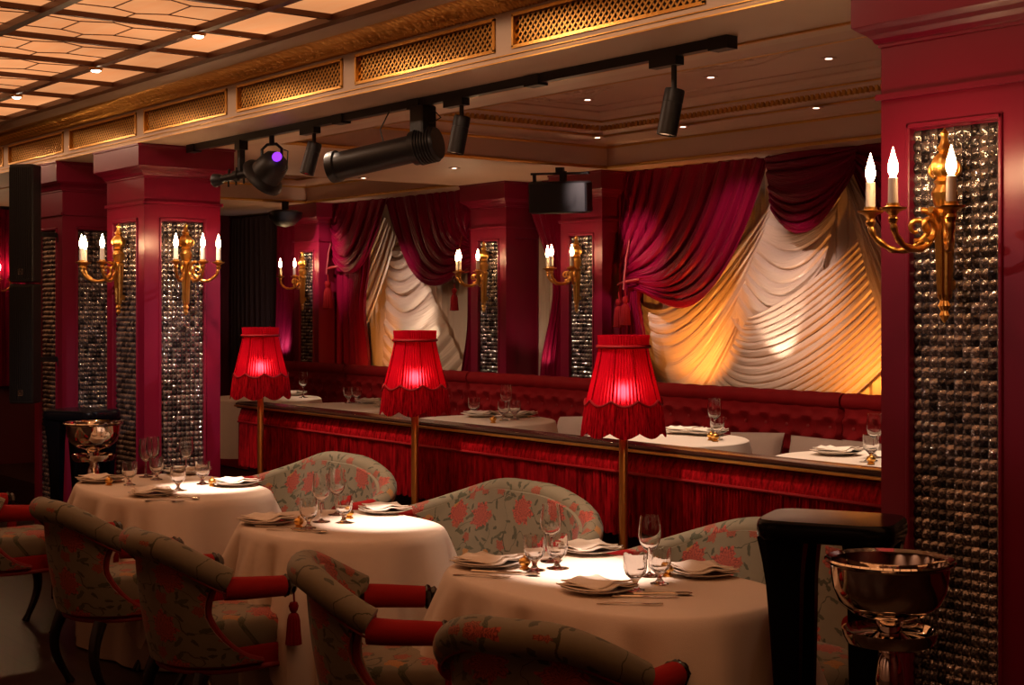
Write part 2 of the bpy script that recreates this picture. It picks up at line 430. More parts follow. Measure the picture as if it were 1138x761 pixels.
# carved cornice, sloping forward to the amber ceiling
def corn(u, v):
    x = BX0+(BX1-BX0)*u
    y = lerp(3.40, 3.27, v**1.2); z = lerp(2.735, 2.79, v**.85)
    e = math.sin(v*PI)
    a = .006*math.sin(x*2*PI/.034+2.5*math.sin(v*7))*e+.004*math.sin(x*2*PI/.017+v*9)*e+.003*math.sin(x*2*PI/.068-v*6)*e
    if v < .3: a = .008*max(-.6, math.sin(x*2*PI/.024))*math.sin(v/.3*PI)
    return (x, y-a*.7, z-a*.7)
MB().grid(corn, 6400, 12).obj('carved_cornice', M['goldpaint'], beam)
MB().grid(lambda u, v: (lerp(BX0, BX1, u), lerp(3.272, 3.185, v), lerp(2.788, 2.822, v)-.010*math.sin(v*PI)), 2, 8).obj('cornice_cove', M['cream_beam'], beam)
MB().box(BX0, BX1, 3.175, 3.2, 2.812, 2.86).box(BX0, BX1, 3.40, 3.46, 2.80, 2.9).obj('cornice_edge', M['cream_beam'], beam, False)
MB().box(BX0, BX1, 3.452, 3.462, 2.588, 2.722).obj('recess', M['darkrecess'], beam, False)
for k in range(-2, 7):
    x1 = -4.545-1.14*k; x0 = x1-1.03
    b = MB(); z0, z1 = 2.592, 2.718; p = .031; H = z1-z0
    n = int(1.03/p)
    for i in range(-5, n+1):
        for s in (1, -1):
            a0 = x0+i*p if s == 1 else x0+i*p+H
            xa, za, xb, zb = (a0, z0, a0+H, z1) if s == 1 else (a0, z0, a0-H, z1)
            # clip to the panel
            def clipx(xa, za, xb, zb):
                dx, dz = xb-xa, zb-za; t0, t1 = 0, 1
                for lo, hi in ((x0, x1),):
                    ta, tb = (lo-xa)/dx, (hi-xa)/dx
                    if ta > tb: ta, tb = tb, ta
                    t0, t1 = max(t0, ta), min(t1, tb)
                return None if t1-t0 < .02 else (xa+dx*t0, za+dz*t0, xa+dx*t1, za+dz*t1)
            r = clipx(xa, za, xb, zb)
            if r: b.bar((r[0], 3.413-.001*s, r[1]), (r[2], 3.413-.001*s, r[3]), .0075, .002, Vector((0, 1, 0)))
    g = b.obj('grille', M['goldpaint'], beam, False)
    b = MB()
    for (xa, xb, za, zb) in ((x0, x1, z0-.004, z0+.008), (x0, x1, z1-.008, z1+.004), (x0, x0+.012, z0, z1), (x1-.012, x1, z0, z1)):
        b.box(xa, xb, 3.392, 3.418, za, zb)
    b.obj('grille_frame', M['gold'], g, False)

# coffered ceiling of the booth side
cof = empty('ceiling_coffers', (0, 0, 0), 0, 'brown lit cream plaster coffered ceiling with gold lines over the booths', 'ceiling', kind='structure')
coffers = [(-7.38, -1.2, 4.0, 6.45), (-11.4, -9.05, 4.0, 6.45)]
b = MB()
xs = [BX0, -11.4, -9.05, -7.38, -1.2, BX1]
b.box(BX0, BX1, 3.88, 4.0, SOF, 2.6); b.box(BX0, BX1, 6.45, 6.9, SOF, 2.6)
for a, c in ((BX0, -11.4), (-9.05, -7.38), (-1.2, BX1)): b.box(a, c, 4.0, 6.45, SOF, 2.6)
b.obj('soffit', M['cream'], cof, False)
def ring(mb, x0, x1, y0, y1, prof):
    v = []
    for o, z in prof: v += [(x0+o, y0+o, z), (x1-o, y0+o, z), (x1-o, y1-o, z), (x0+o, y1-o, z)]
    f = [(i*4+k, i*4+(k+1) % 4, (i+1)*4+(k+1) % 4, (i+1)*4+k) for i in range(len(prof)-1) for k in range(4)]
    mb.add(v, f)
b = MB(); g = MB(); dn = MB()
for (x0, x1, y0, y1) in coffers:
    ring(b, x0, x1, y0, y1, [(.004, 2.528), (.004, 2.665), (.018, 2.667), (.018, 2.68), (.03, 2.69), (.24, 2.70), (.24, 2.715), (.29, 2.72), (.31, 2.735), (.36, 2.765), (.40, 2.765), (.40, 2.78), (.47, 2.79), (.50, 2.81), (.50, 2.82), (.62, 2.825), (.62, 2.83)])
    b.box(x0+.6, x1-.6, y0+.6, y1-.6, 2.83, 2.86)
    for o, z, w in ((.002, 2.532, .016), (.006, 2.665, .012), (.245, 2.705, .007), (.395, 2.77, .007)):
        ring(g, x0, x1, y0, y1, [(o, z), (o+w, z-w*.3), (o+w*1.3, z+w*.5), (o+w, z+w)])
    for ax in (0, 1):
        L = (x1-x0 if ax == 0 else y1-y0)-.66
        n = int(L/.036)
        for i in range(n):
            t = .33+i*.036
            for side in (0, 1):
                if ax == 0:
                    y = (y0+.315 if side == 0 else y1-.345); dn.box(x0+t, x0+t+.02, y, y+.03, 2.727, 2.765)
                else:
                    x = (x0+.315 if side == 0 else x1-.345); dn.box(x, x+.03, y0+t, y0+t+.02, 2.727, 2.765)
b.obj('coffer_panels', M['cream'], cof, False)
g.obj('gold_lines', M['goldpaint'], cof, False)
dn.obj('dentils', M['goldpaint'], cof, False)
# plaster medallions
def medallion(cx, cy, w, h):
    b = MB()
    for s in (-1, 1):
        for q in (-1, 1):
            for k in range(5):
                r0 = .05+.03*k; pts = []
                for i in range(22):
                    a = i/21*2.3*PI; r = (.015+.055*(i/21))*(1.1-k*.12)
                    pts.append((cx+s*(w*(k+.6)/5.4+r*math.cos(a)), cy+q*(h*.35*(1-k/6)+r*math.sin(a)), 2.828))
                b.tube(pts, lambda t: .004+.008*math.sin(t*PI), 6)
    b.lathe([(0, -.02), (.05, -.018), (.08, -.004), (.10, 0)], 20, (cx, cy, 2.83), lambda a, z: .2*math.cos(8*a))
    pts = [(cx+w*1.08*math.cos(a), cy+h*math.sin(a)*(.8+.2*math.cos(4*a)), 2.829) for a in [i/60*2*PI for i in range(61)]]
    b.tube(pts, .008, 6)
    b.obj('plaster_medallion', M['cream'], cof)
medallion(-5.15, 5.25, .48, .22); medallion(-6.55, 5.35, .40, .2); medallion(-3.6, 5.25, .48, .22)

def downlight(p, zc, label):
    t = empty('recessed_downlight', (p.x, p.y, zc), 0, label, 'downlight', 'small recessed downlights in the booth ceiling')
    MB().lathe([(.0, -.003), (.020, -.003), (.020, -.006), (.036, -.006), (.040, 0), (0, 0)], 20).obj('rim', M['cream'], t)
    MB().lathe([(0, -.0055), (.017, -.0045), (.017, -.0032), (0, -.0032)], 16).obj('lens', M['spotglow'], t)
for (x, y, z, lb) in ((653, 110, 2.83, 'tiny lit downlight in the flat ceiling above the box speaker'),
                      (790, 85, 2.83, 'tiny lit downlight in the flat ceiling just right of the long track rail'),
                      (921, 64, 2.83, 'tiny lit downlight in the flat ceiling closest to the right pillar'),
                      (664, 152, 2.695, 'tiny lit downlight at the inner corner of the coffer'),
                      (759, 140, 2.695, 'tiny lit downlight in the coffer edge behind the hanging black spotlight'),
                      (907, 119, 2.695, 'tiny lit downlight in the coffer edge beside the right pillar'),
                      (505, 186, SOF, 'tiny lit downlight in the soffit left of the pilasters'),
                      (404, 197, SOF, 'tiny lit downlight in the soffit under the big projector')):
    downlight(onZ(x, y, z), z-.001, lb)

# ------------------------------------------------------------------ pillars
def mosaic(w, z0, z1, cw=.0272, ch=.030):
    nx = max(3, round(w/cw)); nz = round((z1-z0)/ch); b = MB()
    pw = w/nx; ph = (z1-z0)/nz; S = 4
    rr = random.Random(3)
    v = []; f = []; uv = []
    for j in range(nz):
        for i in range(nx):
            tx, tz = rr.uniform(-.3, .3), rr.uniform(-.3, .3); base = len(v)
            for c in range(S+1):
                for a in range(S+1):
                    p, q = a/S, c/S
                    h = .0105*(math.sin(p*PI)**.7)*(math.sin(q*PI)**.7) if 0 < a < S and 0 < c < S else 0
                    h *= 1+tx*(p-.5)*2+tz*(q-.5)*2
                    v.append((-w/2+(i+p)*pw, -h, z0+(j+q)*ph)); uv.append((i+.02+p*.96, j+.02+q*.96))
            for c in range(S):
                for a in range(S):
                    k = base+c*(S+1)+a; f.append((k, k+1, k+S+2, k+S+1))
    b.add(v, f, uv); return b
def pillar(name, x0, x1, y0, y1, label, faces, ztop=SOF, group=None, z0=0.0):
    cx, cy = (x0+x1)/2, (y0+y1)/2; hx, hy = (x1-x0)/2, (y1-y0)/2
    t = empty(name, (cx, cy, 0), 0, label, 'pillar', group, 'structure')
    b = MB()
    IN = .022
    b.box(-hx+IN, hx-IN, -hy+IN, hy-IN, z0, ztop)
    MW = .09 if hx > .23 else .085
    for (dx, dy) in ((0, -1), (1, 0), (0, 1), (-1, 0)):
        w = hx if dx == 0 else hy; dep = hy if dx == 0 else hx
        def fb(a, c, z_0, z_1, d0, d1):
            if dx == 0:
                ya, yb = sorted((dy*d0, dy*d1)); b.box(a, c, ya, yb, z_0, z_1)
            else:
                xa, xb = sorted((dx*d0, dx*d1)); b.box(xa, xb, a, c, z_0, z_1)
        e = 0 if dx == 0 else .0005
        fb(-w+e, -w+MW, z0, ztop, dep-IN, dep-e); fb(w-MW, w-e, z0, ztop, dep-IN, dep-e)
        fb(-w+MW, w-MW, 2.12, ztop, dep-IN, dep-e); fb(-w+MW, w-MW, z0, z0+.3, dep-IN, dep-e)
        fb(-w-.012*(dx == 0), w+.012*(dx == 0), 2.195, 2.212, dep-.01, dep+.012)
    b.obj('shaft', M['red_paint'], t, False)
    # capital
    def rng(o, z): return [(-hx-o, -hy-o, z), (hx+o, -hy-o, z), (hx+o, hy+o, z), (-hx-o, hy+o, z)]
    prof = [(.0, 2.345), (.006, 2.347), (.006, 2.355), (.012, 2.358), (.018, 2.37), (.03, 2.382), (.046, 2.392), (.055, 2.40), (.060, 2.405), (.060, 2.515), (.066, 2.518), (.066, ztop-.001)]
    v = sum([rng(o, z) for o, z in prof], [])
    f = [(i*4+k, i*4+(k+1) % 4, (i+1)*4+(k+1) % 4, (i+1)*4+k) for i in range(len(prof)-1) for k in range(4)]
    MB().add(v, f).obj('capital', M['red_paint'], t, False)
    for (dx, dy) in faces:
        w = (hx if dx == 0 else hy)*2-2*MW; dep = hy if dx == 0 else hx
        rz = math.atan2(dx, -dy)
        z_a = z0+.32
        p = mosaic(w-.012, z_a, 2.10).obj('mosaic_panel', M['mosaic'], t); p.rotation_euler = (0, 0, rz)
        p.location = (dx*(dep-IN+.002), dy*(dep-IN+.002), 0)
        fr = MB()
        for (xa, xb, za, zb) in ((-w/2, -w/2+.012, z_a-.02, 2.12), (w/2-.012, w/2, z_a-.02, 2.12), (-w/2, w/2, 2.105, 2.12), (-w/2, w/2, z_a-.02, z_a-.006)):
            fr.bbox(xa, xb, -.028, .004, za, zb, .003)
        q = fr.obj('panel_frame', M['red_paint'], t); q.rotation_euler = (0, 0, rz); q.location = p.location
    return t
pillar('pillar', -8.40, -7.86, 3.40, 3.87, 'square crimson pillar with two lit gold sconces and dark glass mosaic panels', [(0, -1), (1, 0)])
pillar('pillar', -9.63, -9.13, 3.40, 3.87, 'square crimson pillar partly behind the black column speaker', [(0, -1), (1, 0)])
pillar('pillar', -2.70, -2.21, 3.40, 3.90, 'large crimson pillar at the right edge with tall glass mosaic and one sconce', [(0, -1), (-1, 0)])
pillar('pilaster', -9.0, -8.56, 6.50, 6.89, 'narrow red wall pilaster with sconce, left one of the close pair', [(0, -1)], z0=PLAT)
pillar('pilaster', -7.93, -7.49, 6.50, 6.89, 'narrow red wall pilaster with sconce, right one of the close pair by the lamp', [(0, -1)], z0=PLAT)
pillar('pilaster', -11.72, -11.28, 6.50, 6.89, 'narrow red wall pilaster with sconce at the far end beyond the leftmost lamp', [(0, -1)], z0=PLAT)
pillar('pilaster', -4.85, -4.41, 6.50, 6.89, 'narrow red wall pilaster hidden behind the big right pillar', [(0, -1)], z0=PLAT)

# ------------------------------------------------------------------ sconces
def make_sconce():
    t = empty('wall_sconce', (0, 0, 0), 0, 'x', 'wall light')
    b = MB()
    y = -.035
    fl = lambda a, z: .10*math.cos(10*a) if -.27 < z < .02 else 0
    b.lathe([(.0, -.27), (.006, -.262), (.013, -.248), (.008, -.236), (.016, -.222), (.010, -.208), (.017, -.2), (.018, -.19), (.021, -.1), (.026, .0), (.027, .015), (.034, .02), (.034, .03), (.022, .04), (.030, .06), (.036, .085), (.024, .105), (.030, .115), (.020, .125)], 20, (0, y, 0), fl)
    b.lathe([(.02, .125), (.034, .14), (.038, .16), (.030, .18), (.014, .195), (.022, .205), (.012, .22), (.008, .238), (.012, .246), (0, .262)], 16, (0, y, 0), lambda a, z: .12*math.cos(6*a))
    b.bbox(-.012, .012, y, 0, -.18, -.15, .003); b.bbox(-.012, .012, y, 0, .05, .08, .003)
    b.obj('stem', M['gold'], t)
    # mask ornaments
    for s in (-1, 1):
        b = MB(); pts = []
        for i in range(18):
            a = -PI*.5+i/17*1.7*PI; r = .022*(1-.5*i/17); pts.append((s*(.03+r*math.cos(a)), y, .15+r*math.sin(a)))
        b.tube(pts, .005, 8); b.obj('scroll', M['gold'], t)
    for (ex, ey) in ((-.13, -.185), (0, -.255), (.13, -.185)):
        start = Vector((ex*.10, y-.012 if ex == 0 else y, .0)); end = Vector((ex, ey, 0))
        hor = Vector((ex, ey-y, 0)); L = hor.length; hd = hor.normalized()
        C1 = .075; arm = []
        # scroll: curls out of the stem, over the top and round, then swoops low and rises to the cup
        pts = [Vector((0, y, 0))+hd*(C1+r_*math.cos(a_))+Vector((0, 0, -.012+r_*math.sin(a_))) for r_, a_ in [(lerp(.008, .036, i/21), lerp(-2.6*PI, -.45*PI, i/21)) for i in range(22)]]
        arm = [Vector((0, y, 0))+hd*(.012+.05*q)+Vector((0, 0, -.005+.042*math.sin(q*PI*.55))) for q in [i/8 for i in range(9)]]
        b_ = MB(); b_.tube(arm, lambda t_: .007+.002*t_, 10)
        arm = [Vector((0, y, 0))+hd*(C1+.036*math.cos(a_))+Vector((0, 0, -.012+.040*math.sin(a_))) for a_ in [lerp(.9*PI, -.30*PI, i/12)*1.0 for i in range(0)]]
        q0 = Vector((C1+.03, 0, -.040)); 
        ctrl = [(C1-.02, -.040), (C1+.01, -.064), (C1+.05, -.072), (L-.045, -.062), (L-.012, -.035), (L, -.005)]
        def cr(P_, n_):
            out = []; Q = [P_[0]]+P_+[P_[-1]]
            for k_ in range(1, len(Q)-2):
                for m_ in range(n_):
                    u_ = m_/n_; a0, a1, a2, a3 = Q[k_-1], Q[k_], Q[k_+1], Q[k_+2]
                    out.append(tuple(.5*((2*a1[d_])+(-a0[d_]+a2[d_])*u_+(2*a0[d_]-5*a1[d_]+4*a2[d_]-a3[d_])*u_*u_+(-a0[d_]+3*a1[d_]-3*a2[d_]+a3[d_])*u_**3) for d_ in (0, 1)))
            return out+[P_[-1]]
        arm = [Vector((0, y, 0))+hd*h_+Vector((0, 0, z_)) for h_, z_ in cr(ctrl, 6)]
        b = b_; b.tube(arm, lambda t_: .0075+.0028*math.sin(t_*PI*5)**2, 10); b.tube(pts, lambda t_: .005+.0045*t_, 10)
        c = arm[-1]
        cz = c.z
        b.lathe([(.0, -.008), (.010, 0), (.014, .012), (.010, .02), (.018, .03), (.034, .036), (.036, .041), (.022, .043), (.017, .046), (.017, .052), (0, .052)], 20, (c.x, c.y, cz))
        a = b.obj('arm', M['gold'], t)
        MB().lathe([(0, .050), (.0125, .050), (.0135, .054), (.0125, .118), (.006, .121), (0, .121)], 16, (c.x, c.y, cz)).obj('candle', M['candle'], a)
        MB().lathe([(.006, .121), (.012, .133), (.0135, .145), (.0115, .160), (.007, .175), (.003, .19), (0, .2)], 12, (c.x, c.y, cz)).obj('bulb', M['bulb'], a)
    return t
sz = 1.83
sconce = make_sconce()
sc_spots = [((-2.455, 3.395, sz), 0, 'ornate gold three arm sconce on the big right pillar'),
            ((-7.855, 3.635, sz), PI/2, 'ornate gold three arm sconce on the mosaic of the left pillar, face beside the lamps'),
            ((-8.13, 3.395, sz), 0, 'ornate gold three arm sconce on the narrower seen face of the left pillar'),
            ((-7.71, 6.495, sz+.01), 0, 'small lit gold sconce on the pilaster next to the hanging box speaker'),
            ((-8.78, 6.495, sz+.01), 0, 'small lit gold sconce on the pilaster beside the drape tassel'),
            ((-11.5, 6.495, sz+.02), 0, 'small lit gold sconce on the far pilaster above the leftmost lamp'),
            ((-13.49, 4.35, sz), PI/2, 'lit gold sconce at the far left edge beyond the column speaker')]
for i, (l, rz, lb) in enumerate(sc_spots):
    place(sconce if i == 0 else copy_tree(sconce), l, rz, lb, 'gold candle sconces')

# ------------------------------------------------------------------ tassel helper
def tassel_mb(b, c, s=1.0):
    c = Vector(c)
    b.tube([c, c+Vector((.004*s, 0, -.03*s))], .003*s, 6)
    fl = lambda a, z: (.06*math.cos(14*a)) if z < -.06*s else 0
    b.lathe([(0, -.028*s), (.010*s, -.03*s), (.014*s, -.04*s), (.011*s, -.052*s), (.007*s, -.058*s), (.013*s, -.064*s), (.017*s, -.078*s), (.019*s, -.11*s), (.022*s, -.145*s), (.0, -.148*s)], 28, tuple(c), fl)
    return b

# ------------------------------------------------------------------ barrel chairs and sofas
def seat_unit(name, W, D, rc, yf, zb, za, seatf, red=.17, tas=True):
    """W half width, -D back, rc corner radius, yf arm front, zb back height, za arm height"""
    t = empty(name, (0, 0, 0), 0, 'x', 'armchair')
    s1 = W-rc; s2 = s1+rc*PI/2; S = s2+(yf+D-rc)
    def plan(s, off=0.0):
        sg = 1 if s >= 0 else -1; a = abs(s)
        if a <= s1: p = (a, -D); n = (0, -1)
        elif a <= s2:
            th = (a-s1)/rc; p = (s1+rc*math.sin(th), -D+rc-rc*math.cos(th)); n = (math.sin(th), -math.cos(th))
        else: p = (W, -D+rc+(a-s2)); n = (1, 0)
        return (sg*(p[0]+n[0]*off), p[1]+n[1]*off)
    RR = .048
    def zt(s):
        a = abs(s)/S
        return za+(zb-za)*(1-sm((a-.12)/.78))
    Sf = S-red
    zlow = .345
    def smax(v):
        k = math.sin(min(1, max(0, v))*PI)**.75
        return Sf+red*.75*(1-v)*(v < .5)*(1-2*v) - (Sf-(s1+rc*.95))*k*1.0 if True else 0
    def pt(s, v, inner):
        zz = lerp(zlow, zt(s)-RR*.6, v)
        off = lerp(-.045, .012, v) - (.055 if inner else 0)+(.012*math.sin(v*PI) if not inner else -.01*math.sin(v*PI))
        x, y = plan(s, off); return (x, y-.0*v, zz)
    NV = 14; NU = 44
    b = MB()
    def shell(u, w):            # w 0..1 outer upwards, then inner downwards
        inner = w > .5; v = (w*2 if not inner else 2-w*2)
        s = (u*2-1)*smax(v)
        return pt(s, v, inner)
    b.grid(shell, NU, NV*2+1, uvf=lambda u, w: ((u*2-1)*smax((w*2 if w <= .5 else 2-w*2)), w*1.1+W*7))
    # close the bottom and ends
    nw = NU+1; rows = NV*2+2
    top = len(b.v)-nw*rows
    b.f += [(top+i, top+i+1, top+(rows-1)*nw+i+1, top+(rows-1)*nw+i) for i in range(NU)]
    for e in (0, NU):
        for j in range(NV+1):
            b.f.append((top+j*nw+e, top+(j+1)*nw+e, top+(rows-2-j)*nw+e, top+(rows-1-j)*nw+e) if j+1 < rows-2-j else (top+j*nw+e, top+(j+1)*nw+e, top+(rows-1-j)*nw+e))
    b.obj('backrest', M['floral'], t)
    # rolled top rail
    path = []
    n = 48
    for i in range(n+1):
        s = lerp(-Sf, Sf, i/n); x, y = plan(s, .022-.02*sm(abs(s)/S)); path.append((x, y, zt(s)-RR))
    MB().tube(path, lambda q: RR*(1-.12*sm(abs(q-.5)*2)), 18).obj('rolled_rail', M['floral'], t)
    # seam cord beneath roll
    b = MB()
    for off, inn in ((.02, False),):
        b.tube([(*plan(lerp(-Sf*.97, Sf*.97, i/n), .03), zt(lerp(-Sf, Sf, i/n))-RR*1.9) for i in range(n+1)], .004, 6)
    b.obj('seam_cord', M['piping'], t)
    # opening piping
    for sg in (-1, 1):
        pts = []
        for i in range(26):
            v = i/25; s = sg*(smax(v)+.004); p = pt(s, v, False); q = pt(s, v, True); pts.append(((p[0]+q[0])/2+sg*.01, (p[1]+q[1])/2, p[2]))
        MB().tube(pts, .013, 8).obj('piping', M['piping'], t)
    # arms: red velvet sleeve, knob, tassel
    for sg in (-1, 1):
        pts = [(*plan(sg*lerp(Sf-.01, S, i/6), .004), zt(S)-RR+.004+.012*(1-i/6)) for i in range(7)]
        a = MB().tube(pts, lambda q: RR*(.86-.1*q), 18).obj('arm', M['redvelvet'], t)
        e = Vector(pts[-1])
        if not tas: continue
        k = MB()
        k.lathe([(0, .0), (.034, .0), (.040, .008), (.036, .018), (.030, .022), (.034, .034), (.022, .046), (0, .05)], 20, tuple(e), lambda q, z: .07*math.cos(12*q), axis=(0, 1, 0))
        k.obj('knob', M['blackwood'], a)
        if not tas: continue
        MB_t = MB(); tassel_mb(MB_t, e+Vector((sg*.012, .035, -.022)), 1.3); MB_t.obj('tassel', M['fringe'], a)
    # seat
    outl = []
    yfr = seatf
    base = [plan(lerp(-(s2+.2), s2+.2, i/40), -.085) for i in range(41)]
    base = [(x, min(y, yfr-.05)) for x, y in base]
    fr = [(lerp(W-.075, -(W-.075), i/12), yfr+.025*math.sin(i/12*PI)) for i in range(13)]
    outl = base+fr
    cx, cy = 0, (yfr-D)/2
    def rings(mb, prof):
        nn = len(outl); v = []; uv = []
        for k, z in prof:
            for (x, y) in outl: v.append((cx+(x-cx)*k, cy+(y-cy)*k, z)); uv.append((x*k+3.3, y*k+(z*.8)))
        f = [(i*nn+j, i*nn+(j+1) % nn, (i+1)*nn+(j+1) % nn, (i+1)*nn+j) for i in range(len(prof)-1) for j in range(nn)]
        f += [tuple(reversed(range(nn))), tuple(range((len(prof)-1)*nn, len(prof)*nn))]
        mb.add(v, f, uv)
    b = MB(); rings(b, [(.97, .395), (1.0, .41), (1.0, .45), (.97, .475), (.88, .492), (.6, .50), (.1, .503)]); b.obj('seat', M['floral'], t)
    b = MB(); rings(b, [(1.04, .315), (1.05, .32), (1.05, .39), (1.03, .397), (.5, .398)]); b.obj('apron', M['redvelvet'], t)
    b = MB(); pts = [(cx+(x-cx)*1.06, cy+(y-cy)*1.06, .322) for x, y in outl+outl[:1]]
    b.tube(pts, .010, 8); b.obj('seat_piping', M['piping'], t)
    for sx in (-1, 1):
        for fy in (0, 1):
            x = sx*(W-.10); y = yfr-.06 if fy else -D+.13; k = 1 if fy else -1
            pts = [(x+sx*.02*math.sin(q*PI*.9), y+k*(.045*math.sin(q*PI*1.1)-.02*q), .32*(1-q)) for q in [i/10 for i in range(11)]]
            MB().tube(pts, lambda q: .028-.014*q+(.006 if q > .92 else 0), 10).obj('leg', M['blackwood'], t)
    return t
chair = seat_unit('barrel_armchair', .285, .285, .275, .11, .82, .66, .27, .21)
sofa = seat_unit('curved_sofa', .62, .30, .30, .12, .855, .69, .30, .22, False)
sofa['category'] = 'sofa'
def rzf(deg): return math.radians(deg)
chairs = [((-4.93, 2.42, 0), 0, 'floral chintz armchair facing the middle table, its red arm and tassel against the cloth'),
          ((-5.97, 2.46, 0), 2, 'floral chintz armchair at the far table, second chair from the left edge'),
          ((-7.30, 2.42, 0), 0, 'floral chintz armchair cut by the left edge of the picture'),
          ((-3.97, 2.58, 0), -29, 'floral chintz armchair at the nearest table showing both red arms and tassels'),
          ((-3.08, 2.52, 0), 26, 'floral chintz armchair at bottom centre seen squarely from behind')]
for i, (l, r, lb) in enumerate(chairs): place(chair if i == 0 else copy_tree(chair), l, rzf(r), lb, 'floral armchairs on the aisle side of the tables')
sofas = [((-5.02, 3.62, 0), 180, 'floral curved two seat sofa behind the middle table, between the two nearer lamps'),
         ((-6.55, 3.62, 0), 180, 'floral curved two seat sofa behind the far table, beside the leftmost lamp'),
         ((-3.50, 3.60, 0), 180, 'floral curved two seat sofa behind the nearest table, by the right pillar')]
for i, (l, r, lb) in enumerate(sofas): place(sofa if i == 0 else copy_tree(sofa), l, rzf(r), lb, 'floral sofas against the fringed divider')

# ------------------------------------------------------------------ tables and cloths
def table(cx, cy, a, b_, ex, which, hx, hy, seed):
    rr = random.Random(seed)
    t = empty('dining_table', (cx, cy, 0), 0, 'dining table wholly under white linen, '+which, 'table', 'cloth covered dining tables')
    def rad(th, k=1.0):
        c, s = abs(math.cos(th)), abs(math.sin(th))
        return k*((c/a)**ex+(s/b_)**ex)**(-1/ex)
    n = 96
    def topm(z0, z1, k):
        mb = MB(); v = []
        for z in (z0, z1):
            for i in range(n):
                th = 2*PI*i/n; r = rad(th, k); v.append((r*math.cos(th), r*math.sin(th), z))
        f = [(i, (i+1) % n, n+(i+1) % n, n+i) for i in range(n)]+[tuple(reversed(range(n))), tuple(range(n, 2*n))]
        return mb.add(v, f)
    topm(.715, .742, .985).obj('table_top', M['darkwood'], t)
    MB().lathe([(.0, .0), (.22, .0), (.22, .02), (.06, .05), (.035, .1), (.035, .66), (.09, .715), (0, .715)], 24).obj('pedestal', M['blackwood'], t)
    def cloth(name, mat, ztop, k, dropf, folds, flare, label, kmin, amp, cone=0):
        ph = [rr.uniform(0, 6.28) for _ in range(6)]
        def fn(u, w):
            th = 2*PI*u; r0 = rad(th, k); dr = dropf(th)
            if w < .25:
                q = w/.25*(1-.02/r0); return (r0*q*math.cos(th), r0*q*math.sin(th), ztop)
            if w < .35:
                a_ = (w-.25)/.10*PI/2; r = r0-.02+.02*math.sin(a_); return (r*math.cos(th), r*math.sin(th), ztop-.02*(1-math.cos(a_)))
            q = (w-.35)/.65; z = ztop-.02-(dr-.02)*q
            dep = min(1, dr*q/.30)
            fo = amp*dep*(math.sin(folds*th+ph[0]+.6*math.sin(2*th+ph[1]))+.5*math.sin((folds*1.7//1)*th+ph[2]))
            fo = max(fo, -.018-flare*dep*.6)
            r = r0+.004+flare*dep**.8+fo
            if cone:
                cd = max(0, dr-.30)/.25; r += dep*cd*(.05+.03*math.sin(24*th+ph[3]))*(1-.3*q)
            return (r*math.cos(th), r*math.sin(th), max(z, .006))
        mb = MB(); mb.grid(fn, 260, 40, cu=True)
        o = mb.obj(name, mat, None); o.location = (cx, cy, 0)
        return tag(o, label, 'tablecloth')
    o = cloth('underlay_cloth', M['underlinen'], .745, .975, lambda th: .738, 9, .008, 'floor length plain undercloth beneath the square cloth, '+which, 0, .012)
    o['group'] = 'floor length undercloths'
    def drop(th):
        L = 1/max(abs(math.cos(th))/hx, abs(math.sin(th))/hy)
        return max(.16, L-rad(th))
    o = cloth('tablecloth', M['linen'], .752, 1.012, drop, 9, .042, 'white square tablecloth draped over its table, '+which, 0, .034, 1)
    o['group'] = 'white tablecloths on the aisle tables'
table(-3.46, 3.03, .59, .38, 2.8, 'the nearest and largest one', .95, .72, 1)
table(-5.00, 2.98, .46, .355, 2.3, 'the middle one between two armchairs', .78, .78, 2)
table(-6.55, 2.97, .60, .375, 2.6, 'the farthest one by the left pillar', .92, .72, 3)
TZ = .7525

# ------------------------------------------------------------------ tableware
def make_plate():
    mb = MB(); mb.lathe([(0, .002), (.05, .0), (.06, .0), (.062, .004), (.085, .009), (.11, .016), (.112, .018), (.085, .0125), (.06, .008), (0, .007)], 40)
    return tag(mb.obj('side_plate', M['china'], None), 'x', 'plate')
def make_napkin():
    mb = MB()
    def layer(zo, k, ph, sh):
        def fn(u, v):
            x = (u-.5)*.17*k+sh; y = (v-.5)*.165*k
            r = math.hypot(x, y)
            z = .016+zo+.006*math.sin(x*26+ph)*math.cos(y*21+ph)+.16*max(0, (r-.075))+.010*math.exp(-(y/.03)**2)
            return (x, y, z)
        mb.grid(fn, 18, 18)
    layer(0, 1.05, .3, 0); layer(.005, 1.0, 1.4, .006); layer(.010, .9, 2.4, -.004)
    o = mb.obj('napkin', M['napkin'], None, solid=.0035)
    return tag(o, 'x', 'napkin')
def glass_lathe(outer, wall=.0016, cut=None):
    # outer: profile from foot bottom centre to rim; bowl start index given by cut
    mb = MB(); return mb
def make_wine():
    p = [(0, 0), (.034, 0), (.035, .002), (.012, .006), (.0045, .014), (.004, .07), (.006, .078), (.020, .088), (.031, .105), (.036, .125), (.036, .145), (.033, .170), (.030, .192)]
    q = [(.0288, .192), (.0318, .170), (.0345, .145), (.0345, .125), (.029, .106), (.018, .0905), (0, .084)]
    o = MB().lathe(p+q, 28).obj('wine_glass', M['glass'], None); return tag(o, 'x', 'wine glass')
def make_goblet():
    fl = lambda a, z: (.035*math.cos(12*a)) if .04 < z < .09 else 0
    p = [(0, 0), (.028, 0), (.029, .003), (.014, .008), (.007, .018), (.009, .028), (.016, .036), (.030, .050), (.035, .068), (.036, .09), (.036, .112)]
    q = [(.0342, .112), (.0335, .09), (.0325, .069), (.027, .053), (.012, .042), (0, .040)]
    o = MB().lathe(p+q, 36, flute=fl).obj('cut_glass_goblet', M['glass'], None); return tag(o, 'x', 'glass')
